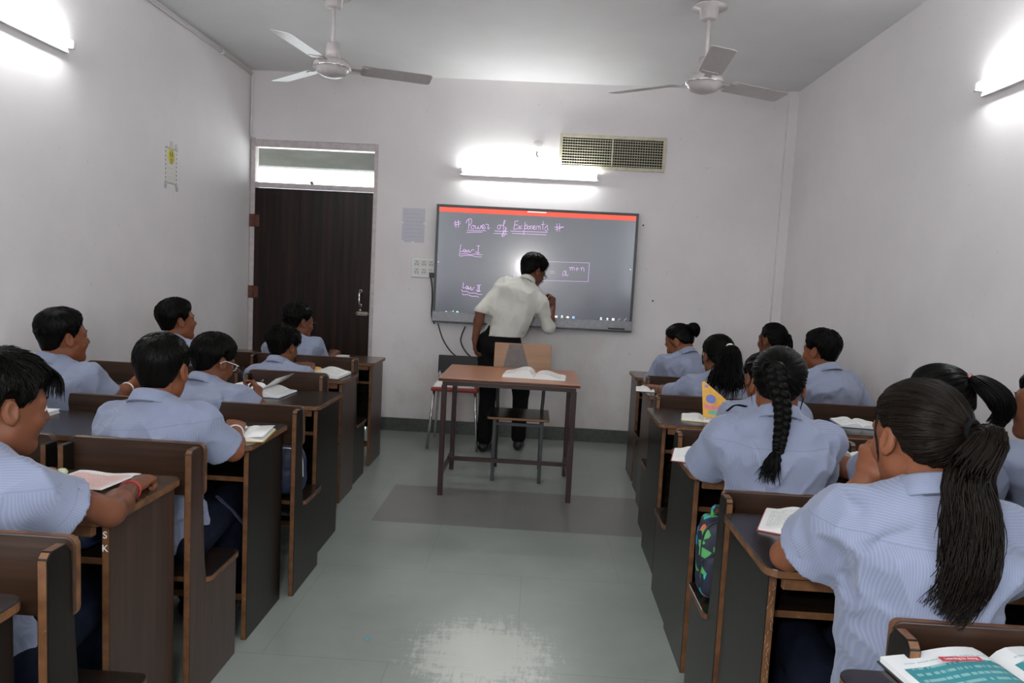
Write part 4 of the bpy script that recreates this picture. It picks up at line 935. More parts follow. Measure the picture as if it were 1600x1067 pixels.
def make_hair(c, H, s, style, mat, parent, top=0.022, side=0.013, h=0.0045, seed=0, part=0.0, fringe=0.0, root=None, girl=False, tex=0.0022, extra=None):
    """hair grown from the skull; its thickness follows the hairline, ridges follow the combing"""
    c = np.array(c, float); ctr = np.array((0, -0.006, 0.020))
    if girl: low = [(0, 50 - fringe), (30, 46 - fringe), (52, 32), (70, 12), (82, -2), (95, 6), (106, -10), (118, -30), (135, -38), (180, -42)]
    else: low = [(0, 40 - fringe), (30, 37 - fringe), (52, 26 - fringe * 0.4), (66, 8), (76, -12), (86, -14), (92, 8), (104, 4), (114, -20), (128, -38), (150, -47), (180, -50)]
    A = nrm(root if root is not None else (0.10, -0.35, 0.92)); a1 = nrm(np.cross(A, (1, 0.2, 0.1))); a2 = np.cross(A, a1)
    def loc(X, Y, Z):
        q = [X - c[0], Y - c[1], Z - c[2]]; return [sum(q[j] * H[j, i] for j in range(3)) / s for i in range(3)]
    def flow(x, y, z):
        x, y, z = x - ctr[0], y - ctr[1], z - ctr[2]; r = np.sqrt(x * x + y * y + z * z) + 1e-6; x, y, z = x / r, y / r, z / r
        ca = x * A[0] + y * A[1] + z * A[2]; u = x * a1[0] + y * a1[1] + z * a1[2]; v = x * a2[0] + y * a2[1] + z * a2[2]; m = np.sqrt(u * u + v * v) + 1e-6
        fr = 13.0; return np.stack([u / m * fr, v / m * fr, np.arccos(np.clip(ca, -1, 1)) * 1.6 + 0 * u], -1)
    base = [EL((0, -0.012, 0.030), (0.074, 0.092, 0.083)), EL((0, 0.028, -0.012), (0.064, 0.066, 0.078), k=0.03), EL((0, -0.03, -0.03), (0.060, 0.060, 0.075), k=0.03)]
    def f(X, Y, Z):
        x, y, z = loc(X, Y, Z); d = None
        for q in base:
            e = q[0](x, y, z)
            if d is None: d = e
            else: hh = np.maximum(q[3] - np.abs(d - e), 0) / q[3]; d = np.minimum(d, e) - hh * hh * q[3] * 0.25
        X_, Y_, Z_ = x - ctr[0], y - ctr[1], z - ctr[2]; r = np.sqrt(X_ ** 2 + Y_ ** 2 + Z_ ** 2) + 1e-6
        az = np.degrees(np.abs(np.arctan2(X_, Y_))); el = np.degrees(np.arcsin(np.clip(Z_ / r, -1, 1)))
        lo = lerp_tab(az, low); nz = vnoise(flow(x, y, z) * np.array((1.0, 1.0, 1.0)) + seed * 3.1)
        nz2 = vnoise(np.stack([x + 0 * r, y + 0 * r, z + 0 * r], -1) * 28 + seed)
        e = el - lo + nz2 * 4.0 + nz * 3.0; ss = np.clip(e / 16.0, 0, 1); ss = ss * ss * (3 - 2 * ss)
        up = np.clip((el + 25) / 75.0, 0, 1); T = side + (top - side) * up * up * (3 - 2 * up)
        if not girl: T = T * np.clip(0.16 + (el + 46) / 60.0, 0.16, 1)
        if extra is not None: T = T + extra(az, el, X_, Y_)
        if part: T = T - 0.006 * np.exp(-((X_ - part) / 0.006) ** 2) * (Y_ > -0.05) * (el > 30)
        th = T * (0.25 + 0.75 * ss) + tex * nz * np.clip(e / 10.0, 0, 1)
        th = np.where(e < 0, -0.012 * np.clip(-e / 6.0, 0, 1) + 0.25 * T * np.clip(1 + e / 3.0, 0, 1), th)
        return (d - th) * s * 0.9
    m = 0.155 * s; lo_, hi_ = c - m, c + m
    pr = [(f, lo_, hi_, 0.001, 'u')]
    d, ax = grid_eval(pr, lo_, hi_, h); V, Fq = nets(d, ax, h)
    L_ = (V - c) @ H / s
    return f, V, Fq, flow(L_[:, 0], L_[:, 1], L_[:, 2])
def strand_tubes(paths, r0, r1, n=4):
    """many tapered strands (k, m, 3) as one quad soup"""
    P = np.asarray(paths, float); k, m, _ = P.shape; T = np.gradient(P, axis=1); T /= np.linalg.norm(T, axis=2)[..., None] + 1e-9
    ref = np.where(np.abs(T[..., 2:3]) < 0.9, np.array((0, 0, 1.0)), np.array((1.0, 0, 0))); U = np.cross(T, ref); U /= np.linalg.norm(U, axis=2)[..., None] + 1e-9; Vv = np.cross(T, U)
    r = np.asarray(r0)[..., None] * (1 - np.linspace(0, 1, m) ** 2.2) + r1; r = np.broadcast_to(r, (k, m)); ang = np.arange(n) * 2 * np.pi / n
    X = P[:, :, None, :] + r[:, :, None, None] * (np.cos(ang)[None, None, :, None] * U[:, :, None, :] + np.sin(ang)[None, None, :, None] * Vv[:, :, None, :])
    idx = np.arange(k * m * n).reshape(k, m, n); a = idx[:, :-1, :]; b = idx[:, 1:, :]
    Fq = np.stack([a, np.roll(a, -1, 2), np.roll(b, -1, 2), b], -1).reshape(-1, 4)
    fl = np.broadcast_to(np.stack([np.arange(k) * 1.37, np.arange(k) * 0.73, np.zeros(k)], -1)[:, None, None, :], (k, m, n, 3)) + np.linspace(0, 1.5, m)[None, :, None, None] * np.array((0, 0, 1.0))
    return X.reshape(-1, 3), Fq, fl.reshape(-1, 3)
def ponytail(guide, n, rad, seed=1, m=22, wave=0.006, r0=0.0024, flare=1.0, jitter=0.25, lat=(1, 0, 0)):
    """a bundle of strands along a guide; rad(t) its half-width"""
    R_ = np.random.RandomState(seed); G = spline(guide, m); T = np.gradient(G, axis=0); T /= np.linalg.norm(T, axis=1)[:, None]
    L = np.array(lat, float); U = L[None] - T * (T @ L)[:, None]; U /= np.linalg.norm(U, axis=1)[:, None]; Vv = np.cross(T, U); t = np.linspace(0, 1, m)
    rr = np.sqrt(R_.rand(n)); an = R_.rand(n) * 2 * np.pi; ln = 1 - jitter * R_.rand(n) ** 1.5
    rt = rad(t[None, :] * ln[:, None]); ph = R_.rand(n, 2) * 6.28; fq = 5 + 4 * R_.rand(n)
    a = (rr * np.cos(an))[:, None] * rt + wave * t * np.sin(fq[:, None] * t + ph[:, :1]); b = (rr * np.sin(an))[:, None] * rt * 0.62 + wave * t * np.sin(fq[:, None] * t + ph[:, 1:])
    tt = t[None, :] * ln[:, None] * (m - 1); i = np.minimum(tt.astype(int), m - 2); fr = (tt - i)[..., None]
    lp = lambda A_: A_[i] * (1 - fr) + A_[i + 1] * fr
    P = lp(G) + lp(U) * a[..., None] + lp(Vv) * b[..., None]
    return strand_tubes(P, r0 * (0.7 + 0.6 * R_.rand(n)), 0.0003)

def person(label, head, hip, hy=0.0, hp=8.0, hr=0.0, by=0.0, s=0.93, L=None, R=None, skin=0, hair='boy', ho=None, shirt='shirt', sleeve=0.66, near=False, nk=(0, -0.012, 0), legs=None,
           group=None, trousers='navy', sh_drop=(0.0, 0.0), wide=1.0, tuck=False, cuff_loose=0.022, hemz=None, glasses=None, extras=None, shoes='leather', sh_tw=0.0, slouch=0.035, nolips=False, crease=1.0):
    """head: centre of the skull; hip: centre of the pelvis; L, R: dict(w=wrist, e=elbow or None, d=hand direction, n=palm normal, curl)"""
    head = np.array(head, float); hip = np.array(hip, float); Hm = frame(hy, hp, hr); Bm = frame(by); rt, fw = Bm[:, 0], Bm[:, 1]; up = np.array((0, 0, 1.0))
    root = empty('person', tuple(hip), 0, label, 'person', group)
    org = hip.copy()
    Hc = frame(hy * 0.4 + by * 0.6, hp * 0.5)
    neck = head + Hc @ (np.array((0, -0.052, -0.090)) * s) + Hm @ np.array(nk)
    tor = neck - hip; tl = np.linalg.norm(tor); ax = tor / tl
    girdle = frame(by + sh_tw)[:, 0]; side_lean = ax @ rt
    girdle = nrm(girdle - up * 0 - ax * (girdle @ ax))
    mid = hip + tor * 0.42 - fw * slouch; chest = hip + tor * 0.74 - fw * slouch * 0.9
    SR = neck - ax * (0.092 * s + sh_drop[1]) + girdle * 0.158 * s * wide + fw * 0.012; SL = neck - ax * (0.092 * s + sh_drop[0]) - girdle * 0.158 * s * wide + fw * 0.012
    l1, l2 = 0.272 * s, 0.235 * s; arms = []
    for side, S, A in ((-1, SL, L or {}), (1, SR, R or {})):
        wp = np.array(A.get('w', S + fw * 0.30 + rt * side * -0.02 - up * 0.12), float)
        e = A.get('e'); e = np.array(e, float) if e is not None else ik(S, wp, l1, l2, rt * side * 0.7 - up * 0.6 - fw * 0.25)
        d = np.array(A.get('d', wp - e), float); n = np.array(A.get('n', (0, 0, -1)), float); arms.append((side, S, e, wp, d, n, A))
    # ---- legs
    if legs is None:
        lf = np.array((0, 1.0, 0)); lr = np.array((1.0, 0, 0)); K = [hip + lr * x * 0.070 + lf * 0.38 * s - up * 0.01 for x in (-1, 1)]; An = [np.array((k[0], k[1] - 0.03, 0.075)) for k, x in zip(K, (-1, 1))]
        HJ = [hip + lr * x * 0.080 - up * 0.02 for x in (-1, 1)]; toe = [lf, lf]
    else: HJ, K, An, toe = legs
    # ---- body: one skin, finer around head and hands
    hd = head_prims(head, Hm, s)
    body = [EC(hip - up * 0.02, mid, rt, (0.135 * s, 0.092 * s), (0.118 * s, 0.085 * s), 0.06), EC(mid, chest, rt, (0.118 * s, 0.085 * s), (0.142 * s, 0.098 * s), 0.06),
            EC(chest, neck - ax * 0.07 * s, girdle, (0.140 * s, 0.092 * s), (0.075 * s, 0.052 * s), 0.05), RC(neck - ax * 0.02 * s, head + Hm @ (np.array((0, -0.026, -0.055)) * s), 0.056 * s, 0.050 * s, 0.03)]
    for side, S, e, wp, d, n, A in arms:
        body += [RC(neck - ax * 0.060 * s + girdle * side * 0.05 * s, S, 0.030 * s, 0.040 * s, 0.04), RC(S, e, 0.043 * s, 0.0345 * s, 0.03), RC(e, e + (wp - e) * 0.35, 0.035 * s, 0.0365 * s, 0.02), RC(e + (wp - e) * 0.35, wp, 0.0365 * s, 0.0235 * s, 0.02)]
    for hj, k_, an, to in zip(HJ, K, An, toe):
        body += [RC(hj, k_, 0.070 * s, 0.050 * s, 0.04), RC(k_, an, 0.048 * s, 0.032 * s, 0.02)]
    hands = [hand_prims(wp, d, n, side, s * 0.98, A.get('curl', 0.45), A.get('thumb', 0.5)) for side, S, e, wp, d, n, A in arms]
    allp = body + hd + hands[0] + hands[1]
    hb = (head - 0.15 * s, head + 0.15 * s); hh = 0.0036 if near else 0.0045
    boxes = [(hb[0], hb[1], hh)]
    for hn in hands:
        lo, hi = bbox(hn, 0.012); boxes.append((lo, hi, 0.0030 if near else 0.0042))
    parts = []
    for i, (lo, hi, h) in enumerate(boxes):
        d, ax_ = grid_eval(allp, lo - 2 * h, hi + 2 * h, h); prev = [in_box(a, b, -h) for a, b, _ in boxes[:i]]; ib = in_box(lo, hi)
        parts.append(nets(d, ax_, h, lambda p: ib(p) & ~np.any([q(p) for q in prev], axis=0) if prev else ib(p)))
    lo, hi = bbox(body, 0.03); h = 0.0075; d, ax_ = grid_eval(allp, lo, hi, h); ins = [in_box(a, b, -0.003) for a, b, _ in boxes]
    parts.append(nets(d, ax_, h, lambda p: ~np.any([q(p) for q in ins], axis=0)))
    V, Fq = merge(parts); bo = pymesh('body', V - org, Fq, [SKINS[skin], M['lip']], root)
    Lc = (V[Fq].mean(1) - head) @ Hm / s; lips = (not nolips) & (Lc[:, 1] > 0.078) & (Lc[:, 1] < 0.0995) & (np.abs(Lc[:, 0]) < 0.023) & (Lc[:, 2] < -0.0525) & (Lc[:, 2] > -0.0755)
    bo.data.polygons.foreach_set('material_index', lips.astype(np.int32))
    # ---- eyes and brows
    for x in (-1, 1):
        m = MB(); cc = head + Hm @ (np.array((x * 0.031, 0.0785, 0.002)) * s) - org; r_ = 0.0118 * s; vs = []; fs = []; nu, nv = 14, 9; mi = []
        for j in range(nv + 1):
            th = math.pi * j / nv
            for i in range(nu): a = 2 * math.pi * i / nu; vs.append(cc + Hm @ (np.array((math.sin(th) * math.cos(a), math.cos(th), math.sin(th) * math.sin(a))) * r_))
        for j in range(nv):
            for i in range(nu): fs.append((j * nu + i, j * nu + (i + 1) % nu, (j + 1) * nu + (i + 1) % nu, (j + 1) * nu + i)); mi.append(1 if j < 2 else 0)
        m.add(vs, fs, mi, True).build('eye', ['eye', 'iris'], root)
        br = [head + Hm @ (np.array((x * a, b, z)) * s) - org for a, b, z in ((0.012, 0.0935, 0.0245), (0.028, 0.0895, 0.030), (0.044, 0.079, 0.0285), (0.051, 0.071, 0.024))]
        MB().tube(spline(br, 8), [0.0022, 0.0032, 0.0034, 0.0034, 0.003, 0.0026, 0.002, 0.001], 6, flat=0.7).build('eyebrow', HAIRS[0], root)
    # ---- hair
    ho = dict(ho or {}); girl = hair == 'girl'; hm = HAIRS[ho.pop('mat', 1 if girl else 0)]; ext = ho.pop('strands', None)
    fh, HV, HF, fl_ = make_hair(head, Hm, s, hair, hm, root, h=0.0040 if near else 0.0050, girl=girl, **ho)
    prt = [(HV, HF)]; fls = [fl_]
    if ext:
        for sv, sf, sfl in ext(head, Hm, s, fh): prt.append((sv, sf)); fls.append(sfl)
    HV, HF = merge(prt); o = pymesh('hair', HV - org, HF, hm, root); vattr(o, 'flow', np.vstack(fls))
    # ---- shirt
    g = 0.016; torso = [EC(hip - up * 0.03, mid, rt, (0.152 * s * wide, 0.112 * s), (0.142 * s * wide, 0.104 * s), 0.07), EC(mid, chest, rt, (0.142 * s * wide, 0.104 * s), (0.158 * s * wide, 0.112 * s), 0.07),
                        EC(chest, neck - ax * 0.062 * s, girdle, (0.152 * s * wide, 0.108 * s), (0.090 * s, 0.066 * s), 0.05)]
    torso.append(RC(neck - ax * 0.075 * s, neck - ax * 0.030 * s, 0.078 * s, 0.0605 * s, 0.03))
    for side, S, e, wp, d, n, A in arms: torso.append(RC(neck - ax * 0.048 * s + girdle * side * 0.040 * s, S + girdle * side * 0.002, 0.046 * s, 0.050 * s, 0.045))
    slv = []; cuts = []
    for side, S, e, wp, d, n, A in arms:
        sl = A.get('sleeve', sleeve)
        if sl <= 1: ce = S + (e - S) * sl - up * cuff_loose * 0.62 * s; slv.append(RC(S, ce, 0.053 * s, (0.044 + cuff_loose) * s, 0.04)); dirc = nrm(e - S); rc_ = (0.044 + cuff_loose) * s
        else:
            ce = e + (wp - e) * (sl - 1); slv += [RC(S, e, 0.054 * s, 0.049 * s, 0.045), RC(e, ce, 0.050 * s, (0.040 + cuff_loose * 0.5) * s, 0.02)]; dirc = nrm(wp - e); rc_ = (0.040 + cuff_loose * 0.5) * s
        def cut(X, Y, Z, ce=ce, dirc=dirc): return -((X - ce[0]) * dirc[0] + (Y - ce[1]) * dirc[1] + (Z - ce[2]) * dirc[2]) * 1.0
        cuts.append((cut, ce - 0.11 * s + dirc * 0.08, ce + 0.11 * s + dirc * 0.08, 0.006, 's', ce, dirc, rc_))
    def wr(X, Y, Z):
        q = [X - hip[0], Y - hip[1], Z - hip[2]]; x = sum(q[j] * rt[j] for j in range(3)); y = sum(q[j] * fw[j] for j in range(3)); z = q[2]
        P_ = np.stack(np.broadcast_arrays(x * 9 + 0.5 * z * 9, y * 9, z * 5 - x * 3), -1); P2 = np.stack(np.broadcast_arrays(x * 20 - z * 10, y * 20, z * 13 + x * 8), -1)
        a = vnoise(P_ + hip[0] * 7); b = vnoise(P2 + hip[1] * 5); return (1 - np.abs(a)) ** 2 * 0.017 - 0.007 + (1 - np.abs(b)) ** 2 * 0.008 - 0.004
    lo, hi = bbox(torso + slv, 0.03); h = 0.0062 if near else 0.0075; d, ax_ = grid_eval(torso + slv, lo, hi, h)
    zh = hip[2] - 0.075 if hemz is None else hemz
    X, Y, Z = ax_[0][:, None, None].astype(F32), ax_[1][None, :, None].astype(F32), ax_[2][None, None, :].astype(F32)
    Wr = np.broadcast_to(wr(X, Y, Z), d.shape).copy()
    for cu in cuts:
        ce = cu[5]; dd_ = np.sqrt((X - ce[0]) ** 2 + (Y - ce[1]) ** 2 + (Z - ce[2]) ** 2); Wr *= np.clip((dd_ - 0.05) / 0.07, 0.12, 1)
    dn_ = np.sqrt((X - neck[0]) ** 2 + (Y - neck[1]) ** 2 + (Z - neck[2]) ** 2); Wr = Wr * np.clip((dn_ - 0.05) / 0.09, 0.1, 1)
    d = d - Wr * crease
    nn = d.shape
    for cu in cuts:
        # end the sleeve in an open cuff: cut square, then hollow it along the arm
        f_, plo, phi = cu[:3]; ce, dirc, rc_ = cu[5:]
        i0 = [max(int((plo[q] - lo[q]) / h), 0) for q in range(3)]; i1 = [min(int((phi[q] - lo[q]) / h) + 2, nn[q]) for q in range(3)]
        if any(b <= a for a, b in zip(i0, i1)): continue
        sl = tuple(slice(a, b) for a, b in zip(i0, i1)); Xs, Ys, Zs = X[sl[0]], Y[:, sl[1]], Z[:, :, sl[2]]
        al = (Xs - ce[0]) * dirc[0] + (Ys - ce[1]) * dirc[1] + (Zs - ce[2]) * dirc[2]; rad = np.sqrt(np.maximum((Xs - ce[0]) ** 2 + (Ys - ce[1]) ** 2 + (Zs - ce[2]) ** 2 - al ** 2, 0))
        nearc = rad < rc_ * 1.9
        d[sl] = np.where(nearc, np.maximum(d[sl], al), d[sl])
        hol = np.maximum(rad - (rc_ - 0.0135), -(al + 0.030)); d[sl] = np.maximum(d[sl], -hol)
    d = np.maximum(d, (zh - Z) + 0 * X + 0 * Y)
    nd = nrm(head - neck)
    d[0], d[-1], d[:, 0], d[:, -1], d[:, :, 0], d[:, :, -1] = (0.02,) * 6
    V, Fq = nets(d, ax_, h); so = pymesh('shirt', V - org, Fq, shirt, root)
    q = V - hip; u_ = q @ rt; v_ = q @ ax; w_ = q @ np.cross(ax, rt); tl_ = neck - hip; yoke = v_ - (tl * 0.845); cl = np.stack([u_ * 0.92 + 0.25 * np.sign(u_) * np.maximum(np.abs(w_) - 0.07, 0), v_, yoke], 1)
    inyoke = yoke > 0; cl[inyoke, 0] = v_[inyoke]
    bestd = np.full(len(V), 9.0)
    for side, S, e, wp, d_, n, A in arms:
        a_ = nrm(e - S); rel = V - S; al = rel @ a_; L_ = np.linalg.norm(e - S); perp = rel - al[:, None] * a_; rd = np.linalg.norm(perp, axis=1)
        on = (al > 0.035 * s) & (rd < 0.085 * s) & ((V - neck) @ (girdle * side) > 0.115 * s * wide)
        b1 = nrm(np.cross(a_, fw)); b2 = np.cross(a_, b1); an_ = np.arctan2(perp @ b2, perp @ b1); sl = A.get('sleeve', sleeve)
        cl[on, 0] = an_[on] * 0.062; cl[on, 1] = al[on]; cl[on, 2] = al[on] - (sl * L_ - 0.022) if sl <= 1 else 1.0
    vattr(so, 'cloth', cl)
    # collar: stand and fold
    rows = []; n_ = 44; tilt = nrm(nd * 0.85 + ax * 0.35); c1 = nrm(np.cross(tilt, fw) if abs(tilt @ fw) < 0.95 else rt); c2 = nrm(np.cross(c1, tilt)); c2 = c2 if c2 @ fw > 0 else -c2; c1 = rt if abs(rt @ c1) > 0.5 else c1; c1 = nrm(c1 - tilt * (c1 @ tilt))
    prof = [(0.060, -0.022), (0.0575, 0.000), (0.0565, 0.022), (0.0590, 0.027), (0.0630, 0.022), (0.0690, 0.000), (0.0740, -0.018), (0.0720, -0.020), (0.0640, -0.010)]
    for r_, z_ in prof:
        ring = []
        for j in range(n_):
            a = 2 * math.pi * j / n_; fr = max(0, math.sin(a)) ** 3      # lower and pointed at the throat
            ring.append(neck - ax * 0.010 - fw * 0.002 + (c1 * math.cos(a) + c2 * math.sin(a)) * r_ * s * 1.02 + tilt * (z_ * s - fr * 0.018 * s))
        rows.append(ring)
    m = MB(); k = len(prof); vs = [p - org for r_ in rows for p in r_]; fs = [(i * n_ + j, i * n_ + (j + 1) % n_, ((i + 1) % k) * n_ + (j + 1) % n_, ((i + 1) % k) * n_ + j) for i in range(k) for j in range(n_)]
    co = m.add(vs, fs, 0, True).build('collar', shirt, so); vattr(co, 'cloth', np.array([(prof[i][1] * 1.0 + 0.0004 * j, 0, 1.0) for i in range(k) for j in range(n_)]))
    # ---- trousers and shoes
    pel = [EL(hip - up * 0.02, (0.150 * s, 0.112 * s, 0.10 * s), np.stack([rt, fw, up], 1), 0.04)]
    if legs is not None: pel.append(EC(hip - up * 0.02, hip + ax * 0.13 * s, rt, (0.145 * s, 0.108 * s), (0.132 * s, 0.102 * s), 0.04))
    for hj, k_, an in zip(HJ, K, An): pel += [RC(hj, k_, 0.086 * s, 0.066 * s, 0.03), RC(k_, an + up * 0.02, 0.064 * s, 0.056 * s, 0.02)]
    lo, hi = bbox(pel, 0.03); h = 0.010; d, ax_ = grid_eval(pel, lo, hi, h); X, Y, Z = np.meshgrid(*[a.astype(F32) for a in ax_], indexing='ij'); d = d - 0.004 * vnoise(np.stack([X, Y, Z * 0.6], -1) * 14)
    if legs is not None: q = [(X - hip[0]) * ax[0] + (Y - hip[1]) * ax[1] + (Z - hip[2]) * ax[2]]; d = np.maximum(d, q[0] - 0.115 * s)
    d = np.maximum(d, 0.05 - Z); V, Fq = nets(d, ax_, h); pymesh('trousers', V - org, Fq, trousers, root)
    for an, to in zip(An, toe):
        to = nrm((to[0], to[1], 0)); a = np.array((an[0], an[1], 0.0)); pr = [RC(a - to * 0.03 + up * 0.042, a + to * 0.10 + up * 0.034, 0.038, 0.033, 0.03), RC(a + to * 0.08 + up * 0.030, a + to * 0.15 + up * 0.028, 0.036, 0.027, 0.02), RC(a + up * 0.05, a + up * 0.085, 0.037, 0.036, 0.02)]
        lo, hi = bbox(pr, 0.02); d, ax_ = grid_eval(pr, lo, hi, 0.007); Z = ax_[2][None, None, :]; d = np.maximum(d, 0.002 - Z + 0 * d); V, Fq = nets(d, ax_, 0.007); pymesh('shoe', V - org, Fq, shoes, root)
    # ---- spectacles
    if glasses:
        m = MB(); P = lambda x, y, z: head + Hm @ (np.array((x, y, z)) * s) - org
        for x in (-1, 1):
            m.tube([P(x * (0.031 + 0.022 * math.cos(a)), 0.1015 - 0.004 * (abs(math.cos(a))) , 0.001 + 0.017 * math.sin(a)) for a in np.linspace(0, 2 * math.pi, 21)], 0.0019, 6)
            m.tube(spline([P(x * 0.053, 0.098, 0.008), P(x * 0.073, 0.085, 0.009), P(x * 0.083, 0.01, 0.010), P(x * 0.084, -0.012, 0.006), P(x * 0.081, -0.03, -0.008)], 14), 0.0022, 6)
        m.tube(spline([P(-0.010, 0.1015, 0.006), P(0, 0.106, 0.010), P(0.010, 0.1015, 0.006)], 7), 0.0018, 6)
        m.build('spectacles', glasses, root)
    if extras: extras(dict(root=root, org=org, head=head, H=Hm, s=s, neck=neck, arms=arms, hip=hip, rt=rt, fw=fw, ax=ax, SL=SL, SR=SR, fh=fh))
    return root
def wristband(J, i, mat, r=0.0022, at=0.06, name='wristband'):
    side, S, e, wp, d, n, A = J['arms'][i]; a = nrm(wp - e); c = wp - a * at * 0.6; u = nrm(np.cross(a, (0.1, 0.2, 1))); v = np.cross(a, u); rr = 0.0245 * J['s'] + 0.0035 + 0.014 * at
    MB().tube([c + (u * math.cos(t) + v * math.sin(t)) * rr - J['org'] for t in np.linspace(0, 2 * math.pi, 25)], r, 6).build(name, mat, J['root'])
def hang_strands(fn):
    return fn

# ------------------------------------------------------------------ hair that is more than a cap
CTR = np.array((0, -0.006, 0.020))
def head_dir(P, head, H, s):
    q = (P - head) @ H / s - CTR; r = np.linalg.norm(q, axis=-1); az = np.degrees(np.arctan2(q[..., 0], q[..., 1])); el = np.degrees(np.arcsin(np.clip(q[..., 2] / r, -1, 1))); return az, el
def surf_strands(head, H, s, fh, n, length, ok, root=(0.10, -0.35, 0.92), away=True, seed=1, m=9, r0=0.0022, lift=0.004, swirl=0.25, stop=None):
    """short strands combed over the cap, away from the whorl (or towards a tie)"""
    R_ = np.random.RandomState(seed); D = R_.normal(size=(n * 6, 3)); D /= np.linalg.norm(D, axis=1)[:, None]
    az = np.degrees(np.arctan2(D[:, 0], D[:, 1])); el = np.degrees(np.arcsin(D[:, 2])); D = D[ok(az, el)][:n]; n = len(D)
    f = lambda P: fh(P[..., 0], P[..., 1], P[..., 2]); A = H @ nrm(root); ctr = head + H @ (CTR * s)
    P = project(f, ctr + (D @ H.T) * 0.115 * s, 4, 0.0005); path = [P]; L = length * (0.6 + 0.7 * R_.rand(n)); sw = (R_.rand(n) - 0.5) * swirl * 2
    for i in range(m - 1):
        q = P - ctr; q /= np.linalg.norm(q, axis=1)[:, None]; t = A[None] - q * (q @ A)[:, None]; tn = np.linalg.norm(t, axis=1)[:, None]; t /= tn + 1e-6
        if away: t = -t
        b = np.cross(q, t); t = t * np.cos(sw)[:, None] + b * np.sin(sw)[:, None]
        st = (L / (m - 1))[:, None]
        if stop is not None: st = np.minimum(st, np.maximum(tn - stop, 0) * 0.09 * s)
        P = P + t * st; tt = (i + 1) / (m - 1); P = project(f, P, 2, lift * (0.15 + tt ** 1.5) if away else 0.0012); path.append(P)
    return strand_tubes(np.stack(path, 1), r0 * (0.7 + 0.6 * R_.rand(n)), 0.0003)
def boy_strands(n=260, length=0.035, seed=1, fringe=None, r0=0.0022, lift=0.005):
    n = int(n * 1.6); r0 *= 0.72
    def ext(head, H, s, fh):
        out = [surf_strands(head, H, s, fh, n, length * s, lambda az, el: (el > 18) & (el > 34 - np.abs(az) * 0.22), seed=seed, r0=r0, lift=lift, swirl=0.5)]
        out.append(surf_strands(head, H, s, fh, n // 2, length * 0.7 * s, lambda az, el: (el > -5) & (el < 30) & (np.abs(az) > 70), seed=seed + 7, r0=r0, lift=0.001, swirl=0.25))
        if fringe:
            out.append(fringe(head, H, s, fh))
        return out
    return ext
def fringe_locks(x0, x1, n, seed, drop=0.055, fwd=0.02, r0=0.003):
    """locks that fall over the forehead"""
    def f(head, H, s, fh):
        R_ = np.random.RandomState(seed); P = []
        for i in range(n):
            x = x0 + (x1 - x0) * (i + R_.rand()) / n; j = R_.rand(4) - 0.5
            g = [(x * 0.7 + 0.004 * j[3], 0.040, 0.118), (x * 0.9, 0.076 + 0.004 * j[0], 0.104), (x + 0.012 * j[1], 0.098 + fwd * 0.5, 0.078), (x * 1.15 + 0.025 * j[2], 0.104 + fwd * (0.8 + j[0]), 0.098 - drop * (0.9 + 0.6 * R_.rand()))]
            P.append(spline(g, 12) @ H.T * s + head)
        return strand_tubes(np.array(P), r0 * (0.8 + 0.7 * R_.rand(n)), 0.0004, 5)
    return f
def girl_hair(root, guide, n=320, rad=lambda t: 0.030 * (1 - 0.5 * t), seed=1, comb=160, band=None, wave=0.006, r0=0.0019, wisps=6, lat=(1, 0, 0), jitter=0.3):
    """hair combed back to a tie at `root` (head frame), a tail along guide (points in world space, after the tie)"""
    def ext(head, H, s, fh):
        out = [surf_strands(head, H, s, fh, comb, 0.15 * s, lambda az, el: (el > -35) & (el > 48 - np.abs(az) * 0.55), root=root, away=False, seed=seed, m=12, r0=0.0014, stop=0.22, swirl=0.10)]
        tie = project(lambda P: fh(P[..., 0], P[..., 1], P[..., 2]), (head + H @ (CTR * s + nrm(root) * 0.115 * s))[None], 4, -0.002)[0]
        g = [tie] + [np.array(p, float) for p in guide(tie, head, H, s)]
        if n: out.append(ponytail(g, n, rad, seed, wave=wave, r0=r0, lat=H @ np.array(lat, float), jitter=jitter))
        R_ = np.random.RandomState(seed + 3); P = []
        for i in range(wisps):
            x = 1 if i % 2 else -1; a = R_.rand(3) - 0.5
            P.append(spline([(x * 0.070, 0.030 + 0.01 * a[0], 0.055), (x * 0.081, 0.026, 0.015), (x * (0.082 + 0.006 * a[1]), 0.020 + 0.01 * a[2], -0.015), (x * (0.080 + 0.006 * a[0]), 0.014 + 0.02 * a[1], -0.045 - 0.015 * R_.rand())], 12) @ H.T * s + head)
        if P: out.append(strand_tubes(np.array(P), np.full(len(P), 0.0018), 0.0003))
        return out
    return ext
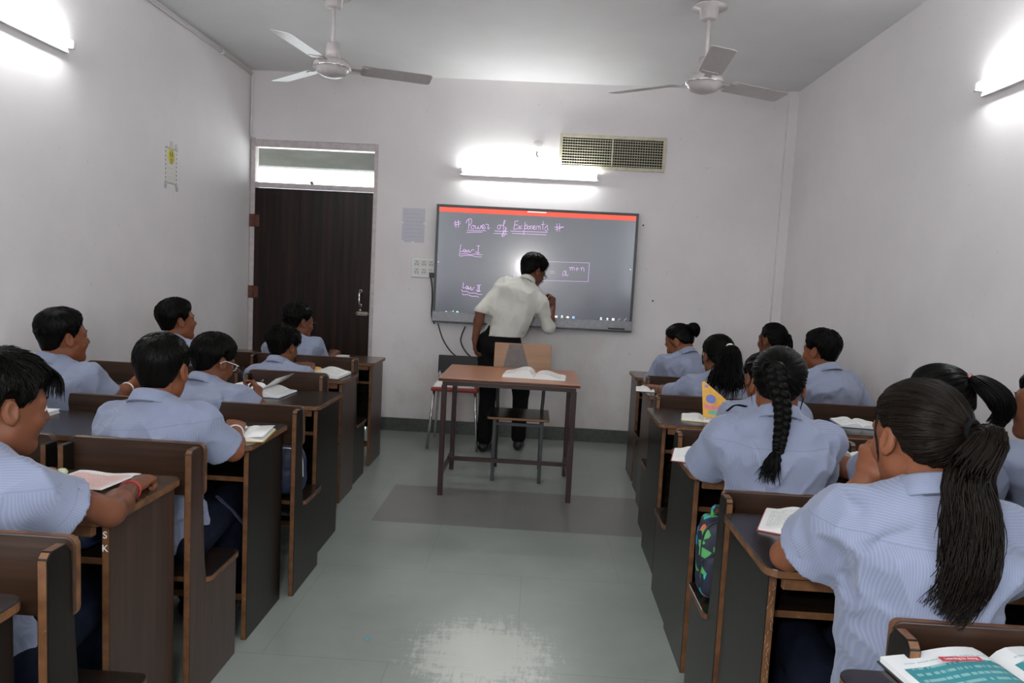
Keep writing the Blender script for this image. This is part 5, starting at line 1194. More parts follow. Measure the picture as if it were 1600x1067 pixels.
def braid_mesh(pts, w, n=90, seed=2):
    """three plaited strands narrowing along pts, each made of finer hairs"""
    G = spline(pts, n); T = np.gradient(G, axis=0); T /= np.linalg.norm(T, axis=1)[:, None]; L = np.array((1.0, 0, 0)); U = L - T * (T @ L)[:, None]; U /= np.linalg.norm(U, axis=1)[:, None]; Vv = np.cross(T, U)
    t = np.linspace(0, 1, n); ww = w[0] + (w[1] - w[0]) * t; turns = 4.6; P = []; rr = []; R_ = np.random.RandomState(seed)
    for k in range(3):
        th = 2 * np.pi * (turns * t + k / 3.0); cx = np.sin(th) * ww * 0.62; cz = np.sin(2 * th) * ww * 0.36
        C = G + U * cx[:, None] + Vv * cz[:, None]; TT = np.gradient(C, axis=0); TT /= np.linalg.norm(TT, axis=1)[:, None]; B1 = np.cross(TT, Vv); B1 /= np.linalg.norm(B1, axis=1)[:, None]; B2 = np.cross(TT, B1)
        for j in range(13):
            a = 2 * np.pi * j / 12; q = 0.0 if j == 12 else 0.34
            P.append(C + (B1 * math.cos(a) * 1.1 + B2 * math.sin(a)) * (ww * q)[:, None]); rr.append(0.24 if j < 12 else 0.40)
    P = np.array(P); k, m, _ = P.shape
    T_ = np.gradient(P, axis=1); T_ /= np.linalg.norm(T_, axis=2)[..., None]; U_ = np.cross(T_, np.array((0, 1.0, 0.1))); U_ /= np.linalg.norm(U_, axis=2)[..., None]; V_ = np.cross(T_, U_); r = np.array(rr)[:, None] * ww[None]; nn = 5; ang = np.arange(nn) * 2 * np.pi / nn
    X = P[:, :, None, :] + r[:, :, None, None] * (np.cos(ang)[None, None, :, None] * U_[:, :, None, :] + np.sin(ang)[None, None, :, None] * V_[:, :, None, :])
    idx = np.arange(k * m * nn).reshape(k, m, nn); a = idx[:, :-1]; b = idx[:, 1:]; Fq = np.stack([a, np.roll(a, -1, 2), np.roll(b, -1, 2), b], -1).reshape(-1, 4)
    fl = np.broadcast_to(np.stack([np.arange(k) * 1.3, np.arange(k) * 0.7, np.zeros(k)], -1)[:, None, None, :], (k, m, nn, 3)) + np.linspace(0, 6, m)[None, :, None, None] * np.array((0, 0, 1.0))
    return X.reshape(-1, 3), Fq, fl.reshape(-1, 3)
def hair_band(mat, root, r=0.020, tube=0.0065, push=0.004):
    def ex(J):
        H, s, head = J['H'], J['s'], J['head']; tie = project(lambda P: J['fh'](P[..., 0], P[..., 1], P[..., 2]), (head + H @ (CTR * s + nrm(root) * 0.115 * s))[None], 4, push)[0]
        a = H @ nrm(root); u = nrm(np.cross(a, (0.3, 0.1, 1))); v = np.cross(a, u)
        MB().tube([tie + (u * math.cos(t) + v * math.sin(t)) * r * s - J['org'] for t in np.linspace(0, 2 * math.pi, 29)], tube, 8).build('hair_band', mat, J['root'])
    return ex
def lanyard(pts, mat='navy', w=0.011):
    def ex(J):
        P = spline([np.array(p) for p in pts], 24) - J['org']; o = MB().tube(P, w, 8, flat=0.25).build('lanyard', mat, J['root'])
    return ex
def chain(*fs):
    def ex(J):
        for f in fs: f(J)
    return ex
GB, GG = 'boys at the left desks', 'girls and boys at the right desks'
def rest(px, py, y, dz=0.0): return W(px, py, y) + np.array((0, 0, dz))
Z0 = DZT + 0.030
def P3(x, y, z): return np.array((x, y, z), float)

# left of the aisle
person('boy with shaggy black hair at the bottom left edge, fist on the worksheet desk', W(2, 634, 1.56), P3(-1.24, 1.50, 0.475), hy=-29, hp=10, by=-10, near=True, skin=1, group=GB,
       R=dict(w=W(205, 764, 1.84), e=W(172, 800, 1.64), d=(-0.02, 0.9, 0.12), n=(0.05, 0.35, -1), curl=1.35, thumb=0.9, sleeve=0.44), L=dict(w=P3(-1.37, 1.83, 0.80), d=(0.75, 0.6, -0.12), curl=0.55), cuff_loose=0.036,
       ho=dict(top=0.030, side=0.016, fringe=10, seed=3, strands=boy_strands(420, 0.05, 3, fringe_locks(-0.055, 0.062, 80, 4, 0.050, 0.004, 0.0026), 0.0022, 0.007)), extras=lambda J: wristband(J, 1, 'red_thread', 0.0022, 0.03))
person('boy with cropped hair and striped shirt on the bench before the worksheet desk', W(254, 577, 2.35), P3(-1.235, 2.315, 0.475), hy=5, hp=4, by=-3, near=True, skin=0, group=GB, s=0.98, hemz=0.42, wide=1.02,
       R=dict(w=W(368, 672, 2.56), e=W(364, 704, 2.38), d=(-0.35, 0.9, 0.15), n=(-0.3, 0.2, -1), curl=0.8, sleeve=0.80), L=dict(w=P3(-1.27, 2.60, Z0), d=(0.8, 0.6, 0), curl=0.4),
       ho=dict(top=0.019, side=0.010, seed=5, tex=0.0010, strands=boy_strands(200, 0.022, 5, None, 0.0018, 0.002)), extras=chain(lambda J: wristband(J, 1, 'white', 0.0026, 0.035), lanyard([W(340, 776, 2.46), W(352, 788, 2.49), W(366, 801, 2.53), W(386, 824, 2.58)], 'lanyard_navy', 0.014)))
person('boy by the left wall with a high fade haircut, arm stretched towards the aisle', W(99, 527, 3.06), P3(-2.07, 3.10, 0.50), hy=-29, hp=0, by=-10, near=False, skin=0, shirt='shirt_plain', s=0.98, group=GB, wide=1.05,
       R=dict(w=W(205, 603, 3.20), e=W(176, 622, 3.06), d=(0.55, 0.5, 0.55), n=(0.3, -0.6, -0.5), curl=0.35, sleeve=0.85), L=dict(w=P3(-2.20, 3.27, Z0), d=(0.05, 1, 0), curl=0.3),
       ho=dict(top=0.028, side=0.008, seed=7, tex=0.0012, strands=boy_strands(160, 0.03, 7, None, 0.002, 0.002)), extras=lambda J: wristband(J, 1, 'white', 0.0035, 0.05))
person('boy in pale spectacles bent over a book with lifted pages', W(334, 565, 3.10), P3(-1.41, 3.08, 0.47), hy=-25, hp=20, by=-4, skin=1, shirt='shirt_plain', group=GB, glasses='glasses_white',
       R=dict(w=W(402, 628, 3.26), e=P3(-1.20, 3.08, 0.74), d=(-0.1, 0.35, 0.95), n=(-1, 0.2, 0), curl=0.9), L=dict(w=W(372, 618, 3.30), e=P3(-1.48, 3.16, 0.80), d=(0.95, 0.1, 0.12), n=(0, -0.4, -1), curl=0.6),
       ho=dict(top=0.030, side=0.020, seed=9, strands=boy_strands(300, 0.045, 9, None, 0.0024, 0.003)), extras=lambda J: wristband(J, 0, 'black', 0.004, 0.06))
person('boy with thick swept hair by the left wall, face turned right towards the board', W(277, 501, 3.95), P3(-2.02, 3.91, 0.53), hy=-38, hp=-3, by=-12, skin=0, shirt='shirt_plain', group=GB, s=0.95,
       R=dict(w=P3(-1.97, 4.10, Z0), e=P3(-1.85, 3.98, 0.66)), L=dict(w=P3(-2.16, 4.12, Z0), e=P3(-2.22, 3.98, 0.66)), ho=dict(top=0.028, side=0.017, fringe=6, seed=11, strands=boy_strands(220, 0.04, 11, None, 0.0024, 0.004)))
person('small boy with tousled hair before the boy at the door, bent to his desk', W(443, 542, 3.95), P3(-1.41, 3.91, 0.44), hy=-18, hp=12, by=-2, skin=1, shirt='shirt_plain', group=GB, s=0.88, slouch=0.05,
       R=dict(w=P3(-1.34, 4.18, Z0), e=P3(-1.25, 3.98, 0.68)), L=dict(w=P3(-1.46, 4.18, Z0), e=P3(-1.58, 3.98, 0.68)), ho=dict(top=0.030, side=0.018, seed=13, tex=0.004, strands=boy_strands(320, 0.045, 13, None, 0.0026, 0.012)))
person('boy in spectacles at the desk beside the closed door', W(467, 503, 4.70), P3(-1.57, 4.65, 0.49), hy=-37, hp=6, by=-8, skin=1, shirt='shirt_plain', group=GB, glasses='glasses_black', s=0.98,
       R=dict(w=P3(-1.44, 4.97, Z0), e=W(507, 574, 4.76)), L=dict(w=P3(-1.66, 4.98, Z0)), ho=dict(top=0.026, side=0.015, seed=15, strands=boy_strands(180, 0.035, 15, None, 0.0024, 0.003)))

# right of the aisle
RT1 = (0.30, -0.92, 0.02)
def tail_near(tie, head, H, s):
    return [tie + P3(0.020, -0.042, 0.002), W(1514, 744, tie[1] - 0.052), W(1519, 810, tie[1] - 0.068), W(1510, 880, 1.295), W(1490, 930, 1.295), W(1466, 964, 1.295)]
person('girl with long loose ponytail at the near right desk, hands at her chin', W(1433, 684, 1.48), P3(0.815, 1.465, 0.475), hy=9, hp=8, by=-4, near=True, nolips=True, skin=2, hair='girl', group=GG, s=0.96, hemz=0.43,
       L=dict(w=W(1352, 752, 1.60), e=W(1229, 868, 1.63), d=(0.10, -0.10, 1), n=(0.8, 0.35, 0.2), curl=1.0, thumb=0.4, sleeve=0.47), R=dict(w=P3(0.89, 1.60, 0.955), e=P3(1.06, 1.60, 0.79), d=(-0.55, -0.05, 0.75), n=(-0.6, 0.1, -0.4), curl=0.9),
       cuff_loose=0.040, ho=dict(top=0.016, side=0.014, seed=21, root=RT1, tex=0.0016, strands=girl_hair(RT1, tail_near, 1300, lambda t: 0.013 + 0.041 * np.sin(np.minimum(t * 1.25, 1) * np.pi * 0.62) - 0.022 * np.clip(t - 0.75, 0, 1), 22, 700, wave=0.012, r0=0.0017, wisps=12, jitter=0.4)),
       extras=chain(hair_band('black_cloth', RT1, 0.021, 0.006)))
person('student at the right edge behind the ponytail girl, only a blue sleeve showing', P3(1.47, 1.44, 1.09), P3(1.47, 1.455, 0.475), hy=5, hp=8, skin=0, hair='girl', group=GG,
       L=dict(w=P3(1.28, 1.86, Z0), e=W(1583, 888, 1.64), sleeve=0.85), R=dict(w=P3(1.62, 1.84, Z0)), ho=dict(top=0.014, side=0.012, root=RT1, seed=23))
RT2 = (0.0, -0.97, 0.16)
def braid_ext(head, H, s, fh):
    out = [surf_strands(head, H, s, fh, 420, 0.15 * s, lambda az, el: (el > -30) & (el > 46 - np.abs(az) * 0.55), root=RT2, away=False, seed=31, m=12, r0=0.0022, stop=0.16, swirl=0.12)]
    tie = project(lambda P: fh(P[..., 0], P[..., 1], P[..., 2]), (head + H @ (CTR * s + nrm(RT2) * 0.115 * s))[None], 4, 0.002)[0]
    g = [W(1208, 572, tie[1] - 0.002), W(1213, 598, tie[1] - 0.022), W(1222, 632, tie[1] - 0.040), W(1222, 662, tie[1] - 0.060), W(1218, 690, tie[1] - 0.075), W(1216, 705, tie[1] - 0.082)]
    out.append(braid_mesh(g, (0.030, 0.0145), 110))
    e = g[-1]
    out.append(ponytail([e, W(1211, 716, e[1] - 0.012), W(1208, 736, e[1] - 0.020), W(1204, 758, e[1] - 0.026)], 90, lambda t: 0.008 + 0.024 * t, 33, wave=0.006, r0=0.0022, jitter=0.4))
    out.append(ponytail([e, W(1204, 716, e[1] - 0.012), W(1194, 734, e[1] - 0.020), W(1185, 756, e[1] - 0.026)], 40, lambda t: 0.007 + 0.008 * t, 34, wave=0.006, r0=0.0022, jitter=0.35))
    R_ = np.random.RandomState(4); P = []
    for x in (-1, 1):
        for i in range(4): P.append(spline([(x * 0.070, 0.030, 0.055), (x * 0.082, 0.020, 0.012), (x * 0.084, 0.014 + 0.008 * i, -0.03), (x * 0.076, 0.01 + 0.01 * i, -0.08)], 12) @ H.T * s + head)
    out.append(strand_tubes(np.array(P), np.full(len(P), 0.0018), 0.0003)); return out
def braid_tie(J):
    q = W(1216, 706, J['head'][1] - 0.165); 
    MB().tube([W(1216, 706, J['tie_y']) + P3(0.0125 * math.cos(t), 0.011 * math.sin(t), 0) - J['org'] for t in np.linspace(0, 2 * math.pi, 21)], 0.005, 6).build('hair_band', 'black_cloth', J['root'])
def braid_tie_ex(J):
    H, s, head = J['H'], J['s'], J['head']; t = project(lambda P: J['fh'](P[..., 0], P[..., 1], P[..., 2]), (head + H @ (CTR * s + nrm(RT2) * 0.115 * s))[None], 4, 0.002)[0]; J['tie_y'] = t[1] - 0.082; braid_tie(J)
person('girl with one long black braid down her blue striped back', W(1216, 600, 2.30), P3(0.80, 2.285, 0.475), hy=-17, hp=6, by=-6, near=True, skin=0, hair='girl', group=GG, s=0.97, wide=1.0, hemz=0.42, cuff_loose=0.030,
       L=dict(w=P3(0.80, 2.60, Z0), e=W(1093, 728, 2.42), d=(0.8, 0.4, 0), curl=0.4, sleeve=0.76), R=dict(w=P3(0.90, 2.60, Z0), e=W(1272, 735, 2.38), d=(-0.6, 0.7, 0), curl=0.4, sleeve=0.85),
       ho=dict(top=0.013, side=0.012, seed=25, root=RT2, tex=0.0016, mat=0, strands=braid_ext), extras=braid_tie_ex)
RT3 = (0.25, -0.80, 0.35)
def tail_pink(tie, head, H, s): return [tie + P3(0.012, -0.030, -0.004), tie + P3(0.055, -0.06, -0.045), tie + P3(0.068, -0.065, -0.09), tie + P3(0.045, -0.06, -0.135)]
person('girl with a pink hair tie half hidden behind the ponytail girl', W(1464, 630, 2.34), P3(1.345, 2.28, 0.475), hy=28, hp=16, by=8, skin=0, hair='girl', group=GG, s=0.98,
       L=dict(w=W(1290, 716, 2.62), e=W(1340, 738, 2.42), d=(-0.5, 0.8, 0.1), curl=0.4, sleeve=0.85), R=dict(w=P3(1.45, 2.58, Z0)), cuff_loose=0.028,
       ho=dict(top=0.018, side=0.014, seed=27, root=RT3, tex=0.0014, mat=0, strands=girl_hair(RT3, tail_pink, 500, lambda t: 0.012 + 0.040 * np.sin(np.clip(t * 1.2, 0, 1) * np.pi * 0.8), 41, 400, wave=0.003, r0=0.0018, wisps=4, jitter=0.15)),
       extras=hair_band('pink_cloth', RT3, 0.019, 0.0055))
def tail_c(tie, head, H, s): return [tie + P3(0.0, -0.04, -0.02), tie + P3(0.01, -0.05, -0.10), tie + P3(0.0, -0.05, -0.18)]
person('student cut off by the right photo edge, face turned left, arm along the desk', W(1640, 634, 2.26), P3(1.68, 2.28, 0.49), hy=34, hp=0, by=6, skin=2, hair='girl', shirt='shirt_plain', group=GG, s=0.98,
       L=dict(w=P3(1.62, 2.62, Z0), e=W(1532, 745, 2.38), d=(0.4, 0.7, 0), sleeve=1.02), R=dict(w=P3(1.80, 2.60, Z0)), ho=dict(top=0.020, side=0.016, root=RT3, seed=29, mat=0, fringe=26, strands=girl_hair(RT3, tail_c, 90, seed=43, comb=120, wisps=10)))
def tail_y(tie, head, H, s): return [tie + P3(0.0, -0.03, -0.01), tie + P3(0.005, -0.04, -0.07), tie + P3(0.0, -0.04, -0.14)]
person('girl mostly hidden behind the braid, holding up a yellow book', W(1191, 592, 3.13), P3(1.03, 3.08, 0.46), hy=8, hp=16, by=4, skin=1, hair='girl', shirt='shirt_plain', group=GG,
       L=dict(w=W(1134, 662, 3.33), e=P3(0.90, 3.12, 0.74), d=(-0.1, 0.9, 0.1), n=(0.3, 0, -1), curl=0.7), R=dict(w=P3(1.12, 3.38, Z0)), ho=dict(top=0.014, side=0.014, root=RT2, seed=31, mat=0, strands=girl_hair(RT2, tail_y, 90, seed=45, comb=150, wisps=10)),
       extras=lanyard([W(1136, 642, 2.96), W(1149, 633, 2.93), W(1166, 635, 2.95)], 'black_cloth', 0.010))
RT4 = (0.12, -0.93, 0.22)
def tail_w(tie, head, H, s): return [tie + P3(0.004, -0.030, -0.02), W(1136, 585, tie[1] - 0.055), W(1134, 605, tie[1] - 0.06), W(1131, 628, tie[1] - 0.05)]
person('girl with a white hair band round a loose black ponytail', W(1121, 557, 4.00), P3(1.045, 3.97, 0.48), hy=10, hp=8, by=6, skin=1, hair='girl', shirt='shirt_plain', group=GG, s=0.97,
       L=dict(w=W(1024, 607, 4.30), e=W(1043, 614, 4.08), d=(-0.3, 0.9, 0.05), curl=0.4, sleeve=0.93), R=dict(w=P3(1.20, 4.22, Z0)),
       ho=dict(top=0.018, side=0.018, root=RT4, seed=33, mat=0, strands=girl_hair(RT4, tail_w, 500, lambda t: 0.020 + 0.085 * np.minimum(t * 1.6, 1) - 0.03 * np.clip(t - 0.7, 0, 1), 47, 300, wave=0.014, r0=0.0024, wisps=14, jitter=0.25)), extras=hair_band('paper', RT4, 0.022, 0.008, 0.010))
person('boy with short black hair by the right wall, seen from behind', W(1282, 549, 4.00), P3(1.63, 3.97, 0.48), hy=32, hp=4, by=10, skin=0, shirt='shirt_plain', group=GG, s=0.95, wide=1.08,
       L=dict(w=P3(1.50, 4.20, Z0)), R=dict(w=P3(1.78, 4.20, Z0)), ho=dict(top=0.026, side=0.018, seed=35, strands=boy_strands(240, 0.04, 35, None, 0.0024, 0.004)))
RT5 = (0.0, -0.88, 0.30)
def tail_bun(tie, head, H, s): return [tie + P3(0.015, -0.015, 0.010), tie + P3(0.035, -0.02, 0.0), tie + P3(0.042, -0.015, -0.035), tie + P3(0.030, -0.01, -0.06)]
person('girl with her hair in a bun bent over the desk nearest the front wall', W(1061, 534, 4.80), P3(1.02, 4.75, 0.47), hy=58, hp=34, by=12, skin=0, hair='girl', shirt='shirt_plain', group=GG, s=0.96,
       L=dict(w=P3(0.93, 5.00, Z0)), R=dict(w=P3(1.10, 5.0, Z0)), ho=dict(top=0.014, side=0.012, root=RT5, seed=37, mat=0, strands=girl_hair(RT5, tail_bun, 350, lambda t: 0.014 + 0.030 * np.sin(np.clip(t, 0, 1) * np.pi * 0.85), 49, 160, wave=0.006, r0=0.003, wisps=4)), extras=hair_band('black_cloth', RT5, 0.018, 0.006))
def tail_s(tie, head, H, s): return [tie + P3(0.01, -0.02, -0.01), tie + P3(0.02, -0.03, -0.06), tie + P3(0.015, -0.02, -0.12)]
person('girl by the right wall in the front row, only her head above the others', W(1206, 532, 4.76), P3(1.61, 4.75, 0.48), hy=32, hp=2, by=8, skin=1, hair='girl', shirt='shirt_plain', group=GG,
       L=dict(w=P3(1.50, 5.00, Z0)), R=dict(w=P3(1.70, 5.0, Z0)), ho=dict(top=0.016, side=0.016, root=RT2, seed=39, mat=0, strands=girl_hair(RT2, tail_s, 60, seed=51, comb=150, wisps=6)))
person('student outside the bottom right corner whose fingers hold the teal book', P3(1.42, 0.56, 1.11), P3(1.44, 0.45, 0.475), hy=20, hp=22, by=12, skin=1, hair='girl', group=GG,
       L=dict(w=P3(0.925, 1.02, 0.805), e=P3(1.13, 0.88, 0.80), d=(-0.85, 0.50, 0.0), n=(0.1, 0.1, -1), curl=0.35), R=dict(w=P3(1.38, 1.0, Z0)), ho=dict(top=0.014, side=0.012, root=RT2, seed=41))

# the teacher, leaning to write on the screen
tf = frame(-12)
thip = W(779, 538, 5.62)
person('teacher in white shirt and black trousers leaning to write on the screen', W(833, 424, 5.80), thip, hy=-48, hp=26, hr=4, by=-14, near=True, skin=1, shirt='shirt_white', trousers='black_cloth', s=1.06, glasses='glasses_black', sleeve=1.12, wide=1.03, slouch=0.03, crease=0.6, sh_tw=-4, sh_drop=(0.0, 0.03),
       hemz=thip[2] + 0.07, cuff_loose=0.020, R=dict(w=W(863, 480, 5.86), e=W(857, 511, 5.70), d=(0.0, 0.30, 0.95), n=(-0.75, 0.6, 0.1), curl=1.2, thumb=0.9, sleeve=1.10), L=dict(w=W(742, 530, 5.55), e=W(751, 487, 5.58), d=(0.02, 0.05, -1), n=(0.9, 0.2, 0), curl=0.5, sleeve=1.05),
       legs=([thip + tf[:, 0] * x * 0.095 for x in (-1, 1)], [P3(-0.345, 5.60, 0.48), P3(-0.085, 5.68, 0.48)], [P3(-0.355, 5.54, 0.09), P3(-0.085, 5.66, 0.09)], [np.array((0.35, 0.9, 0)), np.array((0.10, 1.0, 0))]),
       ho=dict(top=0.032, side=0.019, seed=45, strands=boy_strands(280, 0.045, 45, None, 0.0026, 0.004)))

# ------------------------------------------------------------------ books, paper, bags and small things
def page_grid(name, X, Z, y0, y1, thick, mat, parent, uflip=False):
    """a slab of paper whose top follows the profile (X, Z) across the page"""
    X, Z = np.array(X), np.array(Z); k = len(X); vs = []; us = []; vv = []
    for top in (1, 0):
        for y, v in ((y0, 0.0), (y1, 1.0)):
            for i in range(k): vs.append((X[i], y, Z[i] - (0 if top else thick))); us.append(1 - i / (k - 1) if uflip else i / (k - 1)); vv.append(v if top else -1)
    T = lambda j, i: j * k + i; Bt = lambda j, i: 2 * k + j * k + i; fs = []
    for i in range(k - 1):
        fs += [(T(0, i), T(0, i + 1), T(1, i + 1), T(1, i)), (Bt(1, i), Bt(1, i + 1), Bt(0, i + 1), Bt(0, i)), (T(0, i + 1), T(0, i), Bt(0, i), Bt(0, i + 1)), (T(1, i), T(1, i + 1), Bt(1, i + 1), Bt(1, i))]
    fs += [(T(0, 0), T(1, 0), Bt(1, 0), Bt(0, 0)), (T(1, k - 1), T(0, k - 1), Bt(0, k - 1), Bt(1, k - 1))]
    m = MB().add(vs, fs, 0, False); o = m.build(name, mat, parent)
    page_attr(o, us, vv); return o
def open_book(loc, rz, w, h, label, mat='page', mat2=None, cover='cover_red', t1=0.012, t2=0.010, curl=0.012, tilt=0.0, lifts=(), name='open_book', bottom=1.0):
    r = empty(name, tuple(loc), rz, label, 'book')
    if tilt: r.rotation_euler = (tilt, 0, rz)
    MB().box((-w - 0.004, -h / 2 - 0.003, 0.0), (w + 0.004, h / 2 + 0.003, 0.0025)).build('cover', cover, r)
    u = np.linspace(0, 1, 14)
    for sgn, t, mt in ((-1, t1, mat), (1, t2, mat2 or mat)):
        Z = 0.003 + t * (1 - 0.55 * u ** 2) + curl * np.sin(np.clip(u * 1.35, 0, 1) * np.pi) * (1 - 0.5 * u) - 0.8 * t * np.exp(-(u / 0.07) ** 2)
        X = sgn * u * w
        if sgn < 0: X, Z = X[::-1], Z[::-1]
        r_ = page_grid('pages', X, Z, -h / 2, h / 2, 1.0, mt, r); me = r_.data
        k = len(X); co = np.empty(len(me.vertices) * 3); me.vertices.foreach_get('co', co); co = co.reshape(-1, 3); co[2 * k:, 2] = 0.0025; me.vertices.foreach_set('co', co.ravel()); me.update()
    for a0, a1, ln, mt in lifts:          # loose leaves standing up from the spine
        s_ = np.linspace(0, 1, 12); ang = np.radians(a0 + (a1 - a0) * s_); dx = np.cos(ang) * w * ln / 11; dz = np.sin(ang) * w * ln / 11
        X = np.concatenate([[0], np.cumsum(dx)[:-1]]); Z = 0.012 + np.concatenate([[0], np.cumsum(dz)[:-1]])
        vs = []; k = 12; us = []; vv = []
        for off in (0, 0.0006):
            for y, v in ((-h / 2, 0), (h / 2, 1)):
                for i in range(k): vs.append((X[i] - off * math.sin(ang[i]), y, Z[i] + off * math.cos(ang[i]))); us.append(i / (k - 1)); vv.append(v)
        fs = [(j * 2 * k + i, j * 2 * k + i + 1, j * 2 * k + k + i + 1, j * 2 * k + k + i) if j else (k + i, k + i + 1, i + 1, i) for j in (0, 1) for i in range(k - 1)]
        fs += [(i, i + 1, 2 * k + i + 1, 2 * k + i) for i in range(k - 1)] + [(3 * k + i, 3 * k + i + 1, k + i + 1, k + i) for i in range(k - 1)] + [(0, 2 * k, 3 * k, k), (k - 1, 2 * k - 1, 4 * k - 1, 3 * k - 1)]
        o = MB().add(vs, fs, 0, True).build('lifted_page', mt, r); page_attr(o, us, vv)
    return r
def closed_book(loc, rz, w, h, t, label, cover='paper', name='book'):
    r = empty(name, tuple(loc), rz, label, 'book')
    MB().box((-w / 2, -h / 2, t - 0.002), (w / 2, h / 2, t)).box((-w / 2, -h / 2, 0), (w / 2, h / 2, 0.002)).box((-w / 2, -h / 2, 0.002), (-w / 2 + 0.002, h / 2, t - 0.002)).build('cover', cover, r)
    MB().box((-w / 2 + 0.002, -h / 2 + 0.003, 0.002), (w / 2 - 0.003, h / 2 - 0.003, t - 0.002)).build('pages', 'paper', r); return r
def sheet_flat(name, loc, rz, w, h, mat, label, cat='paper', curl=0.006):
    u = np.linspace(0, 1, 10); r = page_grid(name, -w / 2 + u * w, 0.003 + curl * u ** 3 + 0.002 * np.sin(u * 9), -h / 2, h / 2, 0.0025, mat, None); r.location = tuple(loc); r.rotation_euler = (0, 0, rz); return tag(r, label, cat)
def on(px, py, z=DZT): return WZ(px, py, z + 0.0005)
R_ = math.radians
# left desks
sheet_flat('worksheet', on(141, 752), R_(-6), 0.20, 0.165, 'page_pink', 'pink printed worksheet under the near boy\'s arm', 'worksheet')
q = on(97, 742, DZT); e_ = MB().lathe([(0.004, 0), (0.014, 0.003), (0.016, 0.010), (0.010, 0.018), (0.003, 0.020)], n=16).build('eraser', plain('pale_green_rubber', (0.50, 0.56, 0.36), 0.6), None, tuple(q)); tag(e_, 'pale green eraser by the near boy\'s fingers beside the pink worksheet', 'eraser')
closed_book(on(40, 651), R_(4), 0.15, 0.20, 0.016, 'thick white book on the long desk beside the left wall', 'paper')
open_book(on(378, 680), R_(8), 0.10, 0.20, 'open white book with a yellow strip by the cropped-hair boy\'s arm', 'page_blank', cover='cover_yellow', t1=0.012, t2=0.010, curl=0.006, lifts=((6, 2, 1.0, 'paper'),))
open_book(on(404, 614), R_(-4), 0.155, 0.22, 'open book with curling lifted pages under the hands of the boy in pale glasses', 'page_blank', cover='cover_blue', t1=0.018, t2=0.012, curl=0.02, lifts=((22, 42, 1.05, 'page_blank'), (150, 205, 1.1, 'page_blank'), (165, 200, 1.05, 'page_blank')))
open_book(on(496, 586), R_(-3), 0.17, 0.24, 'thick open book with one yellow page on the second desk from the door', 'page_yellow', 'page', cover='cover_black', t1=0.022, t2=0.030, curl=0.012)
closed_book(on(520, 560), R_(-4), 0.18, 0.22, 0.018, 'flat white book on the desk by the door', 'paper')
# right desks
open_book(on(1266, 826), R_(-24), 0.125, 0.20, 'open white book with red edge under the ponytail girl\'s left arm', 'page', cover='cover_red', t1=0.010, t2=0.014, curl=0.016)
open_book(on(1596, 838), R_(-6), 0.11, 0.18, 'open white book at the right photo edge on the ponytail girl\'s desk', 'page', cover='cover_blue', t1=0.010, t2=0.010, curl=0.010)
open_book(on(1094, 716), R_(-14), 0.10, 0.19, 'open white book with red edge behind the braid girl\'s left elbow', 'page_blank', cover='cover_red', t1=0.010, t2=0.010, curl=0.012)
open_book(on(1312, 708), R_(8), 0.09, 0.17, 'white notebook between the braid girl and the girl with the pink hair tie', 'page_blank', cover='cover_blue')
M['page_diag'] = print_mat('page_with_grey_boxes', (0.78, 0.78, 0.77), (0.18, 0.18, 0.19), 6, 0.55)
open_book(on(1338, 664), R_(-8), 0.10, 0.19, 'open white book with grey boxes on the desk before the short-haired boy', 'page_diag', cover='cover_blue', t1=0.014, t2=0.010, curl=0.008)
yb = open_book(on(1098, 655), R_(-12), 0.10, 0.17, 'open book with an upright yellow picture page on the third right desk', 'page_blank', cover='cover_yellow', t1=0.008, t2=0.006, curl=0.005)
# the raised picture page leans towards the reader
o_ = np.array((0.0, -0.065, 0.010)); uu = nrm((0.95, 0.25, 0.0)) * 1.12; vv_ = nrm((-0.16, 0.35, 1.0)) * 1.12; nn_ = np.cross(uu, vv_) / 1.25
def picture(name, pts, mat, lift, parent=yb):
    m = MB(); m.prism(pts, o_ + nn_ * lift, uu, vv_, 0.0012, 0, 0); return m.build(name, mat, parent)
pg = picture('picture_page', [(0.0, 0.01), (0.165, 0.02), (0.150, 0.055), (0.02, 0.172), (0.010, 0.165)], 'cover_or', 0.0) if 'cover_or' in M else picture('picture_page', [(0.0, 0.01), (0.165, 0.02), (0.150, 0.055), (0.02, 0.172), (0.010, 0.165)], plain('orange_yellow_print', (0.72, 0.38, 0.06), 0.5), 0.0)
cir = lambda cx, cy, rx, ry: [(cx + rx * math.cos(a), cy + ry * math.sin(a)) for a in np.linspace(0, 2 * math.pi, 20, endpoint=False)]
for nm, pts, cc in (('printed_picture', cir(0.042, 0.092, 0.022, 0.020), (0.16, 0.20, 0.50)), ('printed_picture', [(0.01, 0.050), (0.13, 0.040), (0.125, 0.054), (0.01, 0.068)], (0.68, 0.20, 0.26)),
                    ('printed_picture', cir(0.060, 0.032, 0.036, 0.011), (0.16, 0.42, 0.34)), ('printed_picture', [(0.088, 0.062), (0.130, 0.056), (0.122, 0.074), (0.088, 0.084)], (0.22, 0.40, 0.12)), ('printed_picture', cir(0.028, 0.148, 0.009, 0.007), (0.25, 0.22, 0.45))):
    for sg in (0.0014, -0.0004):
        o2 = MB().prism(pts, o_ + nn_ * (0.0013 if sg > 0 else -0.0005), uu, vv_, 0.0004, 0, 0).build(nm, plain('page_print_colour', cc, 0.5), yb)
open_book(on(1017, 610), R_(-8), 0.09, 0.17, 'small open white notebook at the aisle end of the fourth right desk', 'page_blank', cover='cover_black', t1=0.008, t2=0.008)
